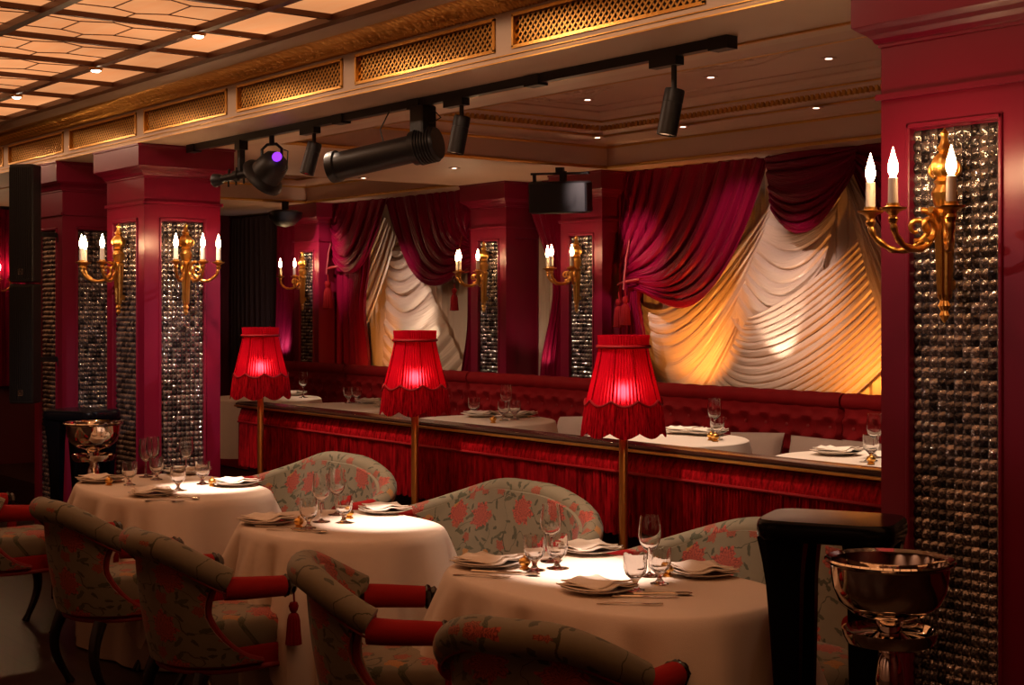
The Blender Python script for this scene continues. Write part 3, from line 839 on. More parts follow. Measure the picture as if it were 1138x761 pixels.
def make_fork():
    mb = MB()
    pts = [(0, -.09, .003), (0, -.05, .004), (0, .02, .005), (0, .045, .004)]
    def ribbon(ws, zs):
        v = []; f = []
        for (y, w, z) in ws:
            v += [(-w, y, z), (w, y, z), (w, y, z+.002), (-w, y, z+.002)]
        n = len(ws)
        for i in range(n-1):
            for k in range(4): f.append((i*4+k, i*4+(k+1) % 4, (i+1)*4+(k+1) % 4, (i+1)*4+k))
        f += [(3, 2, 1, 0), (4*n-4, 4*n-3, 4*n-2, 4*n-1)]
        mb.add(v, f)
    ribbon([(-.095, .006, .0), (-.08, .0075, .001), (-.05, .004, .003), (.01, .0025, .005), (.03, .004, .004), (.045, .010, .002), (.055, .011, .002)], None)
    for k in range(4):
        x = -.009+.006*k; mb.bar((x, .053, .003), (x, .095, .005), .0028, .002)
    return tag(mb.obj('fork', M['steel'], None), 'x', 'fork')
def make_knife():
    mb = MB()
    mb.bbox(-.006, .006, -.10, -.01, 0, .007, .002)
    v = [(-.004, -.01, .002), (.006, -.01, .002), (.008, .05, .002), (.004, .09, .002), (-.004, .10, .002)]
    w = [(x, y, .0036) for x, y, z in v]; n = 5
    mb.add(v+w, [tuple(reversed(range(n))), tuple(range(n, 2*n))]+[(i, (i+1) % n, n+(i+1) % n, n+i) for i in range(n)])
    return tag(mb.obj('table_knife', M['steel'], None, False), 'x', 'knife')
def make_spoon():
    mb = MB()
    mb.tube([(0, -.085, .003), (0, -.04, .004), (0, .02, .008), (0, .04, .005)], lambda q: .0045-.0025*math.sin(q*PI*.8), 8)
    def bowl(u, v):
        a = 2*PI*u; r = v; return (.017*r*math.cos(a), .063+.026*r*math.sin(a), .0015+.007*r*r)
    mb.grid(bowl, 20, 5, cu=True)
    return tag(mb.obj('spoon', M['steel'], None, solid=.0012), 'x', 'spoon')
def make_salt():
    t = empty('salt_pot', (0, 0, 0), 0, 'x', 'salt pot')
    MB().lathe([(0, 0), (.016, 0), (.017, .004), (.010, .008), (.016, .014), (.020, .022), (.018, .027), (0, .027)], 20).obj('pot', M['gold'], t)
    MB().lathe([(0, .0275), (.018, .0275), (.014, .034), (.004, .038), (.006, .043), (0, .046)], 16).obj('lid', M['gold'], t)
    return t
protos = {}
def put(kind, maker, loc, rz, label, group):
    if kind not in protos:
        protos[kind] = maker(); o = protos[kind]
    else: o = copy_tree(protos[kind])
    o.location = loc; o.rotation_euler = (0, 0, rz); o['label'] = label; o['group'] = group; return o
def at(x, y, z=TZ): return onZ(x, y, z)
def setting(x, y, rz, lb, z=TZ, grp='aisle tables'):
    p = at(x, y, z+.006)
    put('plate', make_plate, (p.x, p.y, z), 0, 'white plate under a napkin, '+lb, 'side plates on the '+grp)
    put('napkin', make_napkin, (p.x, p.y, z), rz, 'folded ivory napkin, '+lb, 'napkins on the '+grp)
near = 'on the nearest table'; mid = 'on the middle table'; far = 'on the far table'
for x, y, r, lb in ((541, 627, .3, near+', left end'), (655, 612, -.2, near+', back by the sofa'), (664, 655, .1, near+', front facing the armchair seen from behind'), (780, 637, -.3, near+', right end'),
                    (298, 580, .2, mid+', aisle side'), (428, 568, -.2, mid+', sofa side'),
                    (112, 534, .2, far+', left end'), (170, 549, -.3, far+', front'), (262, 538, .1, far+', right end by the sofa'), (208, 525, .4, far+', behind the glasses')):
    setting(x, y, r, lb)
def P3(x, y, z=TZ): p = at(x, y, z); return (p.x, p.y, z)
G = 'glasses on the aisle tables'
for x, y, lb in ((612, 624, near+', tall one beside the back plate'), (722, 640, near+', tall one in the right hand cluster'),
                 (357, 580, mid+', tall one in front of the sofa'), (374, 572, mid+', tall one nearest the sofa plate'),
                 (162, 530, far+', left one of the two tall glasses'), (207, 527, far+', tall one on the right'), (170, 527, far+', right one of the two tall glasses')):
    put('wine', make_wine, P3(x, y), 0, 'tall clear wine glass '+lb, 'tall wine glasses on the aisle tables')
for x, y, lb in ((594, 634, near+', left of the tall glass'), (619, 632, near+', right of the tall glass'), (706, 656, near+', front of the right cluster'), (733, 649, near+', beside the right end plate'),
                 (343, 587, mid+', front left'), (382, 581, mid+', beside the sofa side plate'),
                 (144, 539, far+', left of the front plate'), (198, 545, far+', right of the front plate'), (225, 538, far+', right back'), (174, 533, far+', behind the front plate')):
    put('goblet', make_goblet, P3(x, y), R.uniform(0, 1), 'short cut crystal goblet '+lb, 'cut crystal goblets on the aisle tables')
for x, y, r, lb in ((535, 641, -1.0, near+', front of the left plate'), (700, 672, -.75, near+', front of the front plate'), (322, 590, -.9, mid+', beside the aisle side plate'), (183, 557, -.9, far+', beside the front plate')):
    put('fork', make_fork, P3(x, y), r, 'small silver fork '+lb, 'forks')
for x, y, r, lb in ((556, 637, -1.0, near+', beside the left fork'), (718, 664, -.75, near+', between fork and spoon'), (310, 586, -.9, mid+', nearest the aisle side plate'), (72+110, 553, -.9, far+', nearest the front plate')):
    put('knife', make_knife, P3(x, y), r, 'small silver knife '+lb, 'knives')
for x, y, r, lb in ((572, 638, -1.1, near+', near the left goblet'), (736, 661, -.75, near+', near the right cluster'), (343, 591, -1.2, mid+', below the front goblet'), (205, 554, -1.2, far+', below the goblet')):
    put('spoon', make_spoon, P3(x, y), r, 'silver spoon '+lb, 'spoons')
for x, y, lb in ((583, 632, near+', beside the left goblet'), (742, 640, near+', beside the right end plate'), (388, 576, mid+', between goblet and sofa side plate'), (332, 586, mid+', beside the front goblet'), (121, 539, far+', beside the left end plate'), (236, 540, far+', beside the right end plate')):
    put('salt', make_salt, P3(x, y), 0, 'tiny gold lidded salt pot '+lb, 'gold salt pots')

# ------------------------------------------------------------------ floor lamps
def make_lamp():
    t = empty('floor_lamp', (0, 0, 0), 0, 'x', 'floor lamp')
    MB().lathe([(0, 0), (.13, 0), (.13, .012), (.05, .025), (.02, .04), (0, .04)], 32).obj('base', M['brass'], t)
    MB().lathe([(.0, .04), (.018, .04), (.018, 1.13), (.012, 1.14), (.012, 1.235), (0, 1.235)], 20).obj('pole', M['brass'], t)
    NS = 9
    zb = 1.20
    def rb(th, v):
        return 1+.018*math.cos(60*th)
    def sh(u, v):           # v 0 bottom .. 1 top of the bell
        th = 2*PI*u; sc_ = abs(math.cos(NS*th/2))
        zbot = 1.215+.022*(1-sc_)
        z = lerp(zbot, 1.445, v); w = (z-1.175)/.27
        r = lerp(.158, .098, sm(w*.9+.05)*.35+.65*w)
        return (r*rb(th, v)*math.cos(th), r*rb(th, v)*math.sin(th), z)
    s = MB(); s.grid(sh, 400, 14, cu=True); s = s.obj('lamp_shade', M['shade'], t)
    c = MB(); c.grid(lambda u, v: ((.1+.003*v)*rb(2*PI*u, 0)*math.cos(2*PI*u), (.1+.003*v)*rb(2*PI*u, 0)*math.sin(2*PI*u), 1.447+.048*v), 400, 3, cu=True)
    c.obj('shade_collar', M['shade'], s)
    c = MB(); n = 120
    c.tube([(.104*math.cos(2*PI*i/60), .104*math.sin(2*PI*i/60), 1.449) for i in range(61)], .007, 8)
    c.obj('band', M['fringe'], s)
    c = MB(); c.tube([(.1545*math.cos(2*PI*i/200), .1545*math.sin(2*PI*i/200), 1.216+.022*(1-abs(math.cos(NS*2*PI*i/400)))) for i in range(201)], .005, 6)
    c.obj('scalloped_braid', M['fringe'], s)
    def fr(u, v):
        th = 2*PI*u; sc_ = abs(math.cos(NS*th/2))
        z = lerp(1.217+.022*(1-sc_), 1.090+.022*(1-sc_), v)
        r = (.153+.017*v)*(1+.012*math.cos(150*th)); return (r*math.cos(th), r*math.sin(th), z)
    c = MB(); c.grid(fr, 900, 4, cu=True); c.obj('fringe', M['lampfringe'], s)
    c = MB()
    for k in range(NS):
        a = (k+.5)*2*PI/NS; pp = []
        for i in range(9):
            v = i/8; z = lerp(1.24, 1.445, v); w = (z-1.175)/.27; r = lerp(.158, .098, sm(w*.9+.05)*.35+.65*w)*1.018
            pp.append((r*math.cos(a), r*math.sin(a), z))
        c.tube(pp, .0022, 6)
    c.obj('seams', M['lampfringe'], s)
    MB().lathe([(0, 1.235), (.012, 1.238), (.020, 1.255), (.022, 1.27), (.014, 1.29), (0, 1.296)], 14).obj('bulb', M['lampbulb'], t)
    b = MB()
    for k in range(3):
        a = k*2*PI/3; b.tube([(0, 0, 1.25), (.05*math.cos(a), .05*math.sin(a), 1.38), (.099*math.cos(a), .099*math.sin(a), 1.447)], .002, 6)
    b.obj('shade_carrier', M['brass'], t)
    return t
lamp = make_lamp()
for i, (x, lb) in enumerate(((697, 'red pleated lamp with fringed shade on brass pole, nearest and largest of three'),
                             (465, 'red pleated lamp with fringed shade on brass pole, middle of the three'),
                             (293, 'red pleated lamp with fringed shade on brass pole, farthest and smallest of three'))):
    p = onY(x, 480, 3.95)
    place(lamp if i == 0 else copy_tree(lamp), (p.x, p.y-.02, 0), 0, lb, 'red fringed floor lamps')

# ------------------------------------------------------------------ fringed divider
dv = empty('booth_divider', (0, 0, 0), 0, 'long low crimson divider hung with fringe below a dark brass-edged rail', 'divider')
X0, X1 = -8.02, .9; YD = 4.10
MB().bbox(X0, X1, YD+.03, YD+.09, PLAT+.002, 1.0, .004).box(X0, X1, YD+.03, YD+.10, .0, PLAT).obj('panel', M['maroon_wall'], dv, False)
MB().bbox(X0-.02, X1, YD-.045, YD+.10, 1.005, 1.040, .008).obj('rail', M['darkwood'], dv)
MB().bbox(X0-.022, X1, YD-.052, YD-.044, 1.012, 1.024, .002).obj('brass_strip', M['gold'], dv)
b = MB(); b.grid(lambda u, v: (lerp(X0, X1, u), YD-.022+.012*(1-v)**2*1.0-.012*math.sin(v*PI*.5)-.0015*math.sin(lerp(X0, X1, u)*2*PI/.02+10*v), lerp(1.003, .925, v)), 3000, 6)
b.obj('frieze', M['longfringe'], dv)
MB().tube([(X0, YD-.034, .922), (X1, YD-.034, .922)], .007, 8).obj('braid', M['fringe'], dv)
def frn(u, v):
    x = lerp(X0, X1, u)
    return (x, YD-.028-.006*math.sin(x*2*PI/.017)-.003*math.sin(x*2*PI/.17+v), lerp(.918, .66+.004*math.sin(x*2*PI/.05), v))
b = MB(); b.grid(frn, 4200, 3); b.obj('fringe', M['longfringe'], dv)

# ------------------------------------------------------------------ booth banquettes
def make_banquette(L):
    t = empty('tufted_banquette', (0, 0, 0), 0, 'x', 'banquette')
    MB().bbox(0, L, -.52, 0, PLAT+.002, .50, .01).obj('base', M['velvet'], t)
    MB().bbox(.004, L-.004, -.56, -.10, .50, .66, .03).obj('seat_cushion', M['velvet'], t)
    nx = round(L/.155); pw = L/nx
    def tuft(u, v):
        x = u*L; z = lerp(.62, 1.075, v)
        h = 0
        best = 9
        for r in range(-1, 6):
            zz = .66+r*.095
            off = .5*(r % 2)
            k = round(x/pw-off)
            for kk in (k-1, k, k+1):
                dx = (x-(kk+off)*pw)/pw; dz = (z-zz)/.095
                dd = math.hypot(dx, dz*.9); best = min(best, dd)
                # diamond creases
        q = min(1, best/.75)
        a = (x/pw); bb = (z-.66)/.095
        c1 = abs(((a-bb/2) % 1)-.5)*2; c2 = abs(((a+bb/2) % 1)-.5)*2
        crease = min(1, min(1-c1, 1-c2)*4)
        y = -.075-.028*sm(q)-.012*crease*sm(q)
        if z > 1.0: y = lerp(y, -.085, min(1, (z-1.0)/.03))
        e = min(x, L-x)
        if e < .02: y += .03*(1-e/.02)
        return (x, y, z)
    b = MB(); b.grid(tuft, nx*14, 44); b.box(.01, L-.01, -.05, 0, .5, 1.06)
    b.obj('tufted_back', M['velvet'], t)
    b = MB()
    for r in range(0, 4):
        zz = .66+r*.095; off = .5*(r % 2)
        for k in range(0, nx+1):
            x = (k+off)*pw
            if .02 < x < L-.02: b.lathe([(0, -.006), (.008, -.004), (.009, 0), (0, .001)], 8, (x, -.083, zz), axis=(0, -1, 0))
    b.obj('buttons', M['piping'], t)
    n = int(L*60)
    path = [(x, -.055, 1.09) for x in [.004+(L-.008)*i/n for i in range(n+1)]]
    MB().tube(path, lambda q: .045+.004*abs(math.sin(q*nx*PI)), 14).obj('top_roll', M['velvet'], t)
    return t
bq = make_banquette(1.75)
bxs = [-11.35+1.755*k for k in range(7)]
lbs = ['at the far end beyond the leftmost lamp', 'behind the first far glasses', 'below the pair of close pilasters', 'beside the nearest lamp shade, first one right of it', 'ending at the right pillar with a beige pillow', 'hidden behind the right pillar', 'out at the right end of the row']
bxs = [-5.52+1.755*k for k in range(-4, 4)]
lbs = ['farthest one, left of the leftmost lamp', 'far one between the two farther lamps', 'behind and just right of the middle lamp shade', 'behind the nearest lamp shade', 'rightmost section in view, with beige cushions by the pillar', 'section behind the right pillar', 'next section right of the pillar', 'last section at the right wall']
for i in range(6):
    x = -5.30+1.755*(i-4)
    place(bq if i == 0 else copy_tree(bq), (x-.0, 6.42, 0), 0, 'red velvet tufted banquette, '+lbs[i], 'tufted banquettes')

# pillows
def make_pillow():
    mb = MB()
    def fn(sg):
        def g(u, v):
            x = (u-.5); z = (v-.5)
            k = (1-(2*x)**4)*(1-(2*z)**4)
            th = .052*max(0, k)**.5
            pin = 1-.06*((2*x)**2*(1-(2*z)**2)+(2*z)**2*(1-(2*x)**2))
            return (x*.44*pin, sg*(th+.003*math.sin(x*60)*math.sin(z*50)*k), z*.24*(1-.1*(1-(2*x)**2)*0)+.12)
        return g
    mb.grid(fn(1), 24, 18); mb.grid(fn(-1), 24, 18)
    o = mb.obj('cushion', M['pillow'], None); return tag(o, 'x', 'cushion')
for x, y, lb in ((634, 470, 'left of the nearest lamp shade'), (765, 476, 'just right of the nearest lamp shade'), (832, 482, 'behind the tall glass near the tufted seam'), (905, 492, 'large one leaning under the rightmost tufted section'), (960, 500, 'cut off by the right pillar')):
    p = onY(x, y, 6.10)
    o = put('pillow', make_pillow, (p.x, 6.12, .665), 0, 'beige quilted cushion on the red banquette, '+lb, 'beige cushions on the banquette')
    o.rotation_euler = (-.25, R.uniform(-.08, .08), R.uniform(-.1, .1))

# booth tables
BTZ = .955
def booth_table(x, lb, i):
    t = empty('booth_table', (x, 5.15, PLAT), 0, 'round booth table under linen behind the divider, '+lb, 'table', 'booth tables')
    MB().lathe([(0, .715), (.40, .715), (.41, .725), (.41, .738), (0, .738)], 48).obj('table_top', M['darkwood'], t)
    MB().lathe([(.0, .0), (.2, .0), (.2, .02), (.05, .05), (.035, .1), (.035, .69), (.08, .715), (0, .715)], 20).obj('pedestal', M['blackwood'], t)
    rr = random.Random(i); ph = rr.uniform(0, 6)
    def fn(u, w):
        th = 2*PI*u; r0 = .425
        if w < .3: q = w/.3*.96; return (r0*q*math.cos(th), r0*q*math.sin(th), .743)
        q = (w-.3)/.7; a_ = min(1, q*4)*PI/2
        r = r0-.02+.02*math.sin(a_)+.05*q+.018*q*math.sin(9*th+ph); z = .743-.02*(1-math.cos(a_))-.43*max(0, q-.1)
        return (r*math.cos(th), r*math.sin(th), z)
    b = MB(); b.grid(fn, 140, 24, cu=True); o = b.obj('booth_tablecloth', M['linen'], None); o.location = (x, 5.15, PLAT)
    tag(o, 'round ivory tablecloth behind the divider, '+lb, 'tablecloth', 'booth tablecloths')
bt = [(-9.75, 'left of the leftmost lamp'), (-8.55, 'between the two farther lamps'), (-7.0, 'between middle and nearest lamp'), (-5.45, 'right of the nearest lamp'), (-4.15, 'nearest one, cut by the right pillar')]
for i, (x, lb) in enumerate(bt): booth_table(x, lb, i)
def Q3(x, y): p = onZ(x, y, BTZ); return p
ZT = PLAT+.7445
def clampt(p):
    best = min(bt, key=lambda b: abs(b[0]-p[0])); dx, dy = p[0]-best[0], p[1]-5.15; r = math.hypot(dx, dy)
    k = min(1, .30/max(r, 1e-3)); return (best[0]+dx*k, 5.15+dy*k, ZT)
for x, y, lb in ((340, 438, 'left of the first far glasses'), (425, 447, 'left of the middle lamp shade'), (535, 463, 'front one right of the middle lamp'), (545, 452, 'back one right of the middle lamp'), (600, 461, 'left of the nearest lamp shade'), (762, 481, 'close right of the nearest lamp shade'), (845, 478, 'right of the tall cut glass'), (930, 505, 'by the right pillar')):
    p = onZ(x, y, ZT); q = clampt(p)
    put('plate', make_plate, q, 0, 'small white plate on a booth table, '+lb, 'side plates on the booth tables')
    put('napkin', make_napkin, q, .2, 'ivory napkin on a booth table plate, '+lb, 'napkins on the booth tables')
for x, y, k, lb in ((388, 446, 'goblet', 'left of the far pair'), (393, 442, 'wine', 'in the far pair left of the middle lamp'), (402, 446, 'goblet', 'right of the far pair'), (510, 456, 'goblet', 'beside the middle lamp shade'), (514, 454, 'wine', 'beside the middle lamp shade'),
                    (560, 467, 'goblet', 'front one before the pilaster'), (566, 462, 'wine', 'below the left close pilaster'), (572, 466, 'goblet', 'right one before the pilaster'),
                    (795, 484, 'wine', 'alone right of the nearest lamp'), (797, 488, 'goblet', 'alone right of the nearest lamp'), (972, 508, 'wine', 'touching the right pillar in view'), (968, 512, 'goblet', 'touching the right pillar in view')):
    q = clampt(onZ(x, y, ZT))
    put(k, make_wine, q, 0, ('tall wine glass' if k == 'wine' else 'short cut crystal goblet')+' on a booth table, '+lb, 'glasses on the booth tables')
for x, y, lb in ((790, 489, 'left one below the tall glass'), (804, 491, 'right one below the tall glass'), (548, 470, 'before the left close pilaster'), (968, 516, 'by the right pillar')):
    q = clampt(onZ(x, y, ZT)); put('salt', make_salt, q, 0, 'tiny gold lidded salt pot on a booth table, '+lb, 'gold salt pots')

# ------------------------------------------------------------------ curtains
def swag_mb(La, Lb, Ra, Rb, sagA, sagB, nf, amp, skew=.5, nt=None, ns=40, bulge=.03, seed=0, tp=1.0, sp=1.0, ends=.35):
    rr = random.Random(seed); p1, p2, p3 = (rr.uniform(0, 6) for _ in range(3))
    nt = nt or nf*12
    La, Lb, Ra, Rb = map(Vector, (La, Lb, Ra, Rb))
    pk = math.log(.5)/math.log(skew)
    mb = MB()
    def fn(u, v):       # u along fold, v across folds
        a = La.lerp(Lb, v**tp); c = Ra.lerp(Rb, v)
        p = a.lerp(c, u)
        q = u**pk
        sg = lerp(sagA, sagB, v**sp)*4*q*(1-q)
        tt = v*nf+.25*math.sin(u*4+p1)+.35*math.sin(v*9+p2)
        w = math.sin(2*PI*tt)
        w = (abs(w)**.8)*(1 if w > 0 else -1)
        am = amp*(ends+(1-ends)*math.sin(u*PI)**.5)*(.75+.35*math.sin(v*23+p3))
        fy = -am*w-bulge*math.sin(u*PI)*math.sin(min(1, v*1.05)*PI*.6)
        return (p.x, p.y+fy-.3*am*math.sin(4*PI*tt+u*3), p.z-sg+am*.5*math.cos(2*PI*tt))
    mb.grid(fn, ns, nt); return mb
def pleat_mb(x0, x1, z0, z1, y, n, amp, taper=None, seed=0, nz=20):
    rr = random.Random(seed); p1 = rr.uniform(0, 6); p2 = rr.uniform(0, 6)
    mb = MB()
    def fn(u, v):
        xa, xb = (taper(v) if taper else (x0, x1))
        x = lerp(xa, xb, u); ph = u*n+.2*math.sin(u*7+p1)+.06*math.sin(v*5+p2)
        return (x+.25*amp*math.sin(4*PI*ph), y-amp*math.sin(2*PI*ph)*(.6+.4*math.sin(v*2+u*5+p1)), lerp(z1, z0, v))
    mb.grid(fn, int(n*12), nz, uvf=lambda u, v: (v, u*1.3)); return mb
def drape(mb, label, name='curtain', mat='drape', cat='curtain', group=None):
    o = mb.obj(name, M[mat], None); return tag(o, label, cat, group)
YB = 6.66
ZC = 2.525
def B(x, y, Y=YB): return onY(x, y, Y)
def top(x, Y=YB): p = onY(x, 190, Y); return Vector((p.x, Y, ZC))
# bay 1
drape(swag_mb(B(688, 296), B(699, 322), top(688), top(856), .0, .52, 11, .030, skew=.60, seed=1, sp=1.15, ns=60), 'big burgundy velvet swag sweeping down to the tie-back above the nearest lamp', 'swag_curtain', group='burgundy curtains')
drape(swag_mb(top(850, YB-.03), B(856, 232, YB-.03), top(952, YB-.03), B(950, 188, YB-.03), .0, .24, 6, .022, seed=2), 'small burgundy velvet swag between the big swag and the right pillar', 'swag_curtain', group='burgundy curtains')
drape(swag_mb(top(948, YB+.0), B(948, 190, YB), top(1040, YB), B(1040, 340, YB), .0, .05, 5, .022, seed=3), 'burgundy velvet drape falling behind the right pillar', 'curtain', group='burgundy curtains')
pA = B(697, 318)
def tp1(v):
    k = math.exp(-((v-.38)/.16)**2)
    return (lerp(-7.47, -7.40, 0)+.0*k, lerp(-7.20, -7.30, k)+.12*max(0, v-.4))
drape(pleat_mb(0, 0, .35, ZC, YB+.0, 6, .028, tp1, 4, 40), 'burgundy velvet side drape hanging down behind the nearest lamp', 'curtain', group='burgundy curtains')
# sheers bay 1
YS = 6.80
drape(pleat_mb(-7.45, -4.9, .35, 2.50, YS+.04, 30, .018, None, 5), 'plain ivory voile hanging behind the draped voiles, right window', 'sheer_curtain', 'sheer', group='ivory sheers')
def S(x, y, dy=0): return onY(x, y, YS+dy)
drape(swag_mb(S(712, 335), S(728, 440), S(862, 215), S(832, 345), .22, .50, 9, .014, seed=6, skew=.42), 'amber lit ivory voile swag just right of the nearest lamp', 'sheer_curtain', 'sheer', group='ivory sheers')
drape(swag_mb(S(862, 222, -.02), S(812, 352, -.02), S(938, 198, -.02), S(905, 338, -.02), .05, .24, 9, .014, seed=7), 'ivory voile gathered in looping horizontal folds beneath the small swag', 'sheer_curtain', 'sheer', group='ivory sheers')
drape(swag_mb(S(832, 352, -.05), S(776, 452, -.05), S(955, 262, -.05), S(1040, 345, -.05), .06, .42, 18, .016, seed=8, skew=.42), 'white lit ivory voile fan of diagonal folds in the right window', 'sheer_curtain', 'sheer', group='ivory sheers')
drape(swag_mb(S(938, 196, -.08), S(944, 192, -.08), S(1000, 420, -.08), S(1050, 330, -.08), .08, .02, 5, .012, seed=9), 'narrow white voile falling steeply toward the right pillar', 'sheer_curtain', 'sheer', group='ivory sheers')
# bay 2
drape(swag_mb(B(520, 262), B(523, 296), top(523), top(428), .0, .42, 10, .026, skew=.55, seed=11), 'large burgundy swag over the far window, gathered beside the sconce', 'swag_curtain', group='burgundy curtains')
drape(swag_mb(B(366, 230, YB-.03), B(370, 288, YB-.03), top(366, YB-.03), top(432, YB-.03), .0, .34, 7, .022, skew=.5, seed=12), 'small burgundy swag over the far window, its left half', 'swag_curtain', group='burgundy curtains')
drape(pleat_mb(-11.24, -10.75, .35, ZC, YB+.02, 6, .03, lambda v: (-11.24, lerp(-10.70, -10.80, math.exp(-((v-.42)/.15)**2))), 13, 30), 'burgundy side drape at the left of the far window', 'curtain', group='burgundy curtains')
drape(pleat_mb(-9.5, -9.05, .35, ZC, YB+.03, 5, .025, lambda v: (lerp(-9.28, -9.45, sm((v-.45)*2.5)), -9.03), 14, 30), 'burgundy side drape at the right of the far window', 'curtain', group='burgundy curtains')
drape(pleat_mb(-11.2, -9.05, .35, 2.50, YS+.04, 26, .018, None, 15), 'plain ivory voile hanging behind the draped voiles, far window', 'sheer_curtain', 'sheer', group='ivory sheers')
drape(swag_mb(S(384, 290, -.04), S(386, 372, -.04), S(424, 235, -.04), S(440, 262, -.04), .1, .30, 7, .014, seed=16, skew=.45), 'ivory voile swept to the left side of the far window', 'sheer_curtain', 'sheer', group='ivory sheers')
drape(swag_mb(S(432, 268, -.02), S(424, 425, -.02), S(452, 262, -.02), S(524, 425, -.02),   .02, .22, 11, .026, seed=17), 'ivory voile with bright looping folds in the far window', 'sheer_curtain', 'sheer', group='ivory sheers')
# between close pilasters
drape(pleat_mb(-8.54, -7.94, .35, 2.50, YS, 10, .015, None, 18), 'pale voile strip between the two close pilasters', 'sheer_curtain', 'sheer', group='ivory sheers')
def tp2(v):
    return (lerp(-8.52, -8.20, sm(v*1.9)), lerp(-7.96, -7.97, v)) if v < .5 else (lerp(-8.20, -8.36, sm((v-.5)*2.2)), -7.96)
drape(pleat_mb(0, 0, 1.0, ZC, YB-.01, 6, .026, tp2, 19, 40), 'burgundy drape pulled aside between the two close pilasters', 'curtain', group='burgundy curtains')
# beyond pilaster 0
def tp3(v):
    return (-12.35+.0*v, lerp(-11.76, -12.1, math.exp(-((v-.75)/.2)**2)))
drape(pleat_mb(0, 0, .35, ZC, YB, 7, .03, tp3, 20, 40), 'burgundy drape lit pink at the dark far corner', 'curtain', group='burgundy curtains')
drape(pleat_mb(-12.3, -11.74, .35, 2.5, YS+.03, 10, .015, None, 21), 'pale voile strip at the far corner behind the leftmost lamp', 'sheer_curtain', 'sheer', group='ivory sheers')
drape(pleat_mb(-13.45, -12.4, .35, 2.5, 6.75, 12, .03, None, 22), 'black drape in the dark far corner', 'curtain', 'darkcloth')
# left wall window, far left edge
b = MB()
drape_l = pleat_mb(4.0, 5.6, .9, 2.5, 0, 14, .04, None, 23); drape_l.v = [(-13.38-(p[1])*-1, p[0], p[2]) for p in drape_l.v]
drape(drape_l, 'dark burgundy drape on the far left wall', 'curtain', group='burgundy curtains')
drape_l = pleat_mb(3.2, 4.2, .9, 2.0, 0, 10, .03, None, 24); drape_l.v = [(-13.30+(p[1]), p[0], p[2]) for p in drape_l.v]
drape(drape_l, 'pale voile at the far left edge beyond the column speaker', 'sheer_curtain', 'sheer', group='ivory sheers')
# tie-backs with tassels
def tieback(c, s, label, n=2):
    t = empty('curtain_tieback', c, 0, label, 'tassel tie-back', 'tasselled curtain tie-backs')
    b = MB(); b.tube([(-.02*s, .02, .45), (0, -.06, .2), (.005, -.085, .03), (.01, -.09, 0)], .006*s, 8)
    b.tube([(.09*s*math.cos(a), -.02-.055*math.sin(a), .05+.02*math.cos(a)) for a in [i/16*PI for i in range(17)]], .008*s, 8)
    b.obj('cord', M['piping'], t)
    for k in range(n):
        m = MB(); tassel_mb(m, ((k-(n-1)/2)*.055*s, -.095, .0+(.0 if k else -.015)), 1.35*s); m.obj('tassel', M['velvet'], t)
    b = MB()
    b.obj if False else None
    return t
tieback(B(703, 322), 1.2, 'pair of rose tassels hanging on cord directly above the nearest lamp shade')
tieback(B(372, 305), 1.5, 'full crimson tassel tie-back at the left of the far window')
tieback(B(516, 312), 1.1, 'hanging crimson tassel beside the sconce at the right of the far window', 1)

# ------------------------------------------------------------------ black stands and bowls
def make_stand():
    t = empty('lacquer_stand', (0, 0, 0), 0, 'x', 'stand')
    # top with waterfall edges
    b = MB(); W, D = .185, .14
    def so(k, n=40):
        out = []
        for i in range(n):
            a = 2*PI*i/n; c, s_ = math.cos(a), math.sin(a)
            out.append((W*k*math.copysign(abs(c)**.35, c), D*k*math.copysign(abs(s_)**.35, s_)))
        return out
    v = []; N = 40
    for k, z in ((.80, .985), (.97, .99), (1.0, 1.0), (1.0, 1.022), (.985, 1.036), (.95, 1.043), (.5, 1.045)): v += [(x, y, z) for x, y in so(k)]
    f = [(i*N+j, i*N+(j+1) % N, (i+1)*N+(j+1) % N, (i+1)*N+j) for i in range(6) for j in range(N)]+[tuple(reversed(range(N))), tuple(range(6*N, 7*N))]
    b.add(v, f); b.obj('top', M['blackgloss'], t)
    for sx in (-1, 1):
        for sy in (-1, 1):
            b = MB(); v = []; N = 16
            for i in range(N+1):
                q = i/N; z = lerp(.995, 0, q); w = lerp(.055, .018, min(1, q*1.15)**.7)+.008*max(0, 1-q*9); cx = sx*(lerp(.112, .110, q)-.012*math.sin(q*PI)); cy = sy*lerp(.085, .09, q); h_ = w*.5
                v += [(cx-w, cy-h_, z), (cx-w*.8, cy-h_*1.2, z), (cx+w*.8, cy-h_*1.2, z), (cx+w, cy-h_, z), (cx+w, cy+h_, z), (cx+w*.8, cy+h_*1.2, z), (cx-w*.8, cy+h_*1.2, z), (cx-w, cy+h_, z)]
            f = [(i*8+k, i*8+(k+1) % 8, (i+1)*8+(k+1) % 8, (i+1)*8+k) for i in range(N) for k in range(8)]+[tuple(reversed(range(8))), tuple(range(8*N, 8*N+8))]
            b.add(v, f); b.obj('leg', M['blackgloss'], t)
    MB().bbox(-.11, .11, -.09, .09, .25, .27, .004).obj('shelf', M['blackgloss'], t)
    return t
stand = make_stand()
place(stand, (-2.60, 3.07, 0), rzf(28), 'tall black lacquer stand in front of the right pillar, beside the nearest table', 'black lacquer stands')
place(copy_tree(stand), (-7.92, 3.06, 0), rzf(28), 'tall black lacquer stand before the left pillars, behind the far silver bowl', 'black lacquer stands')
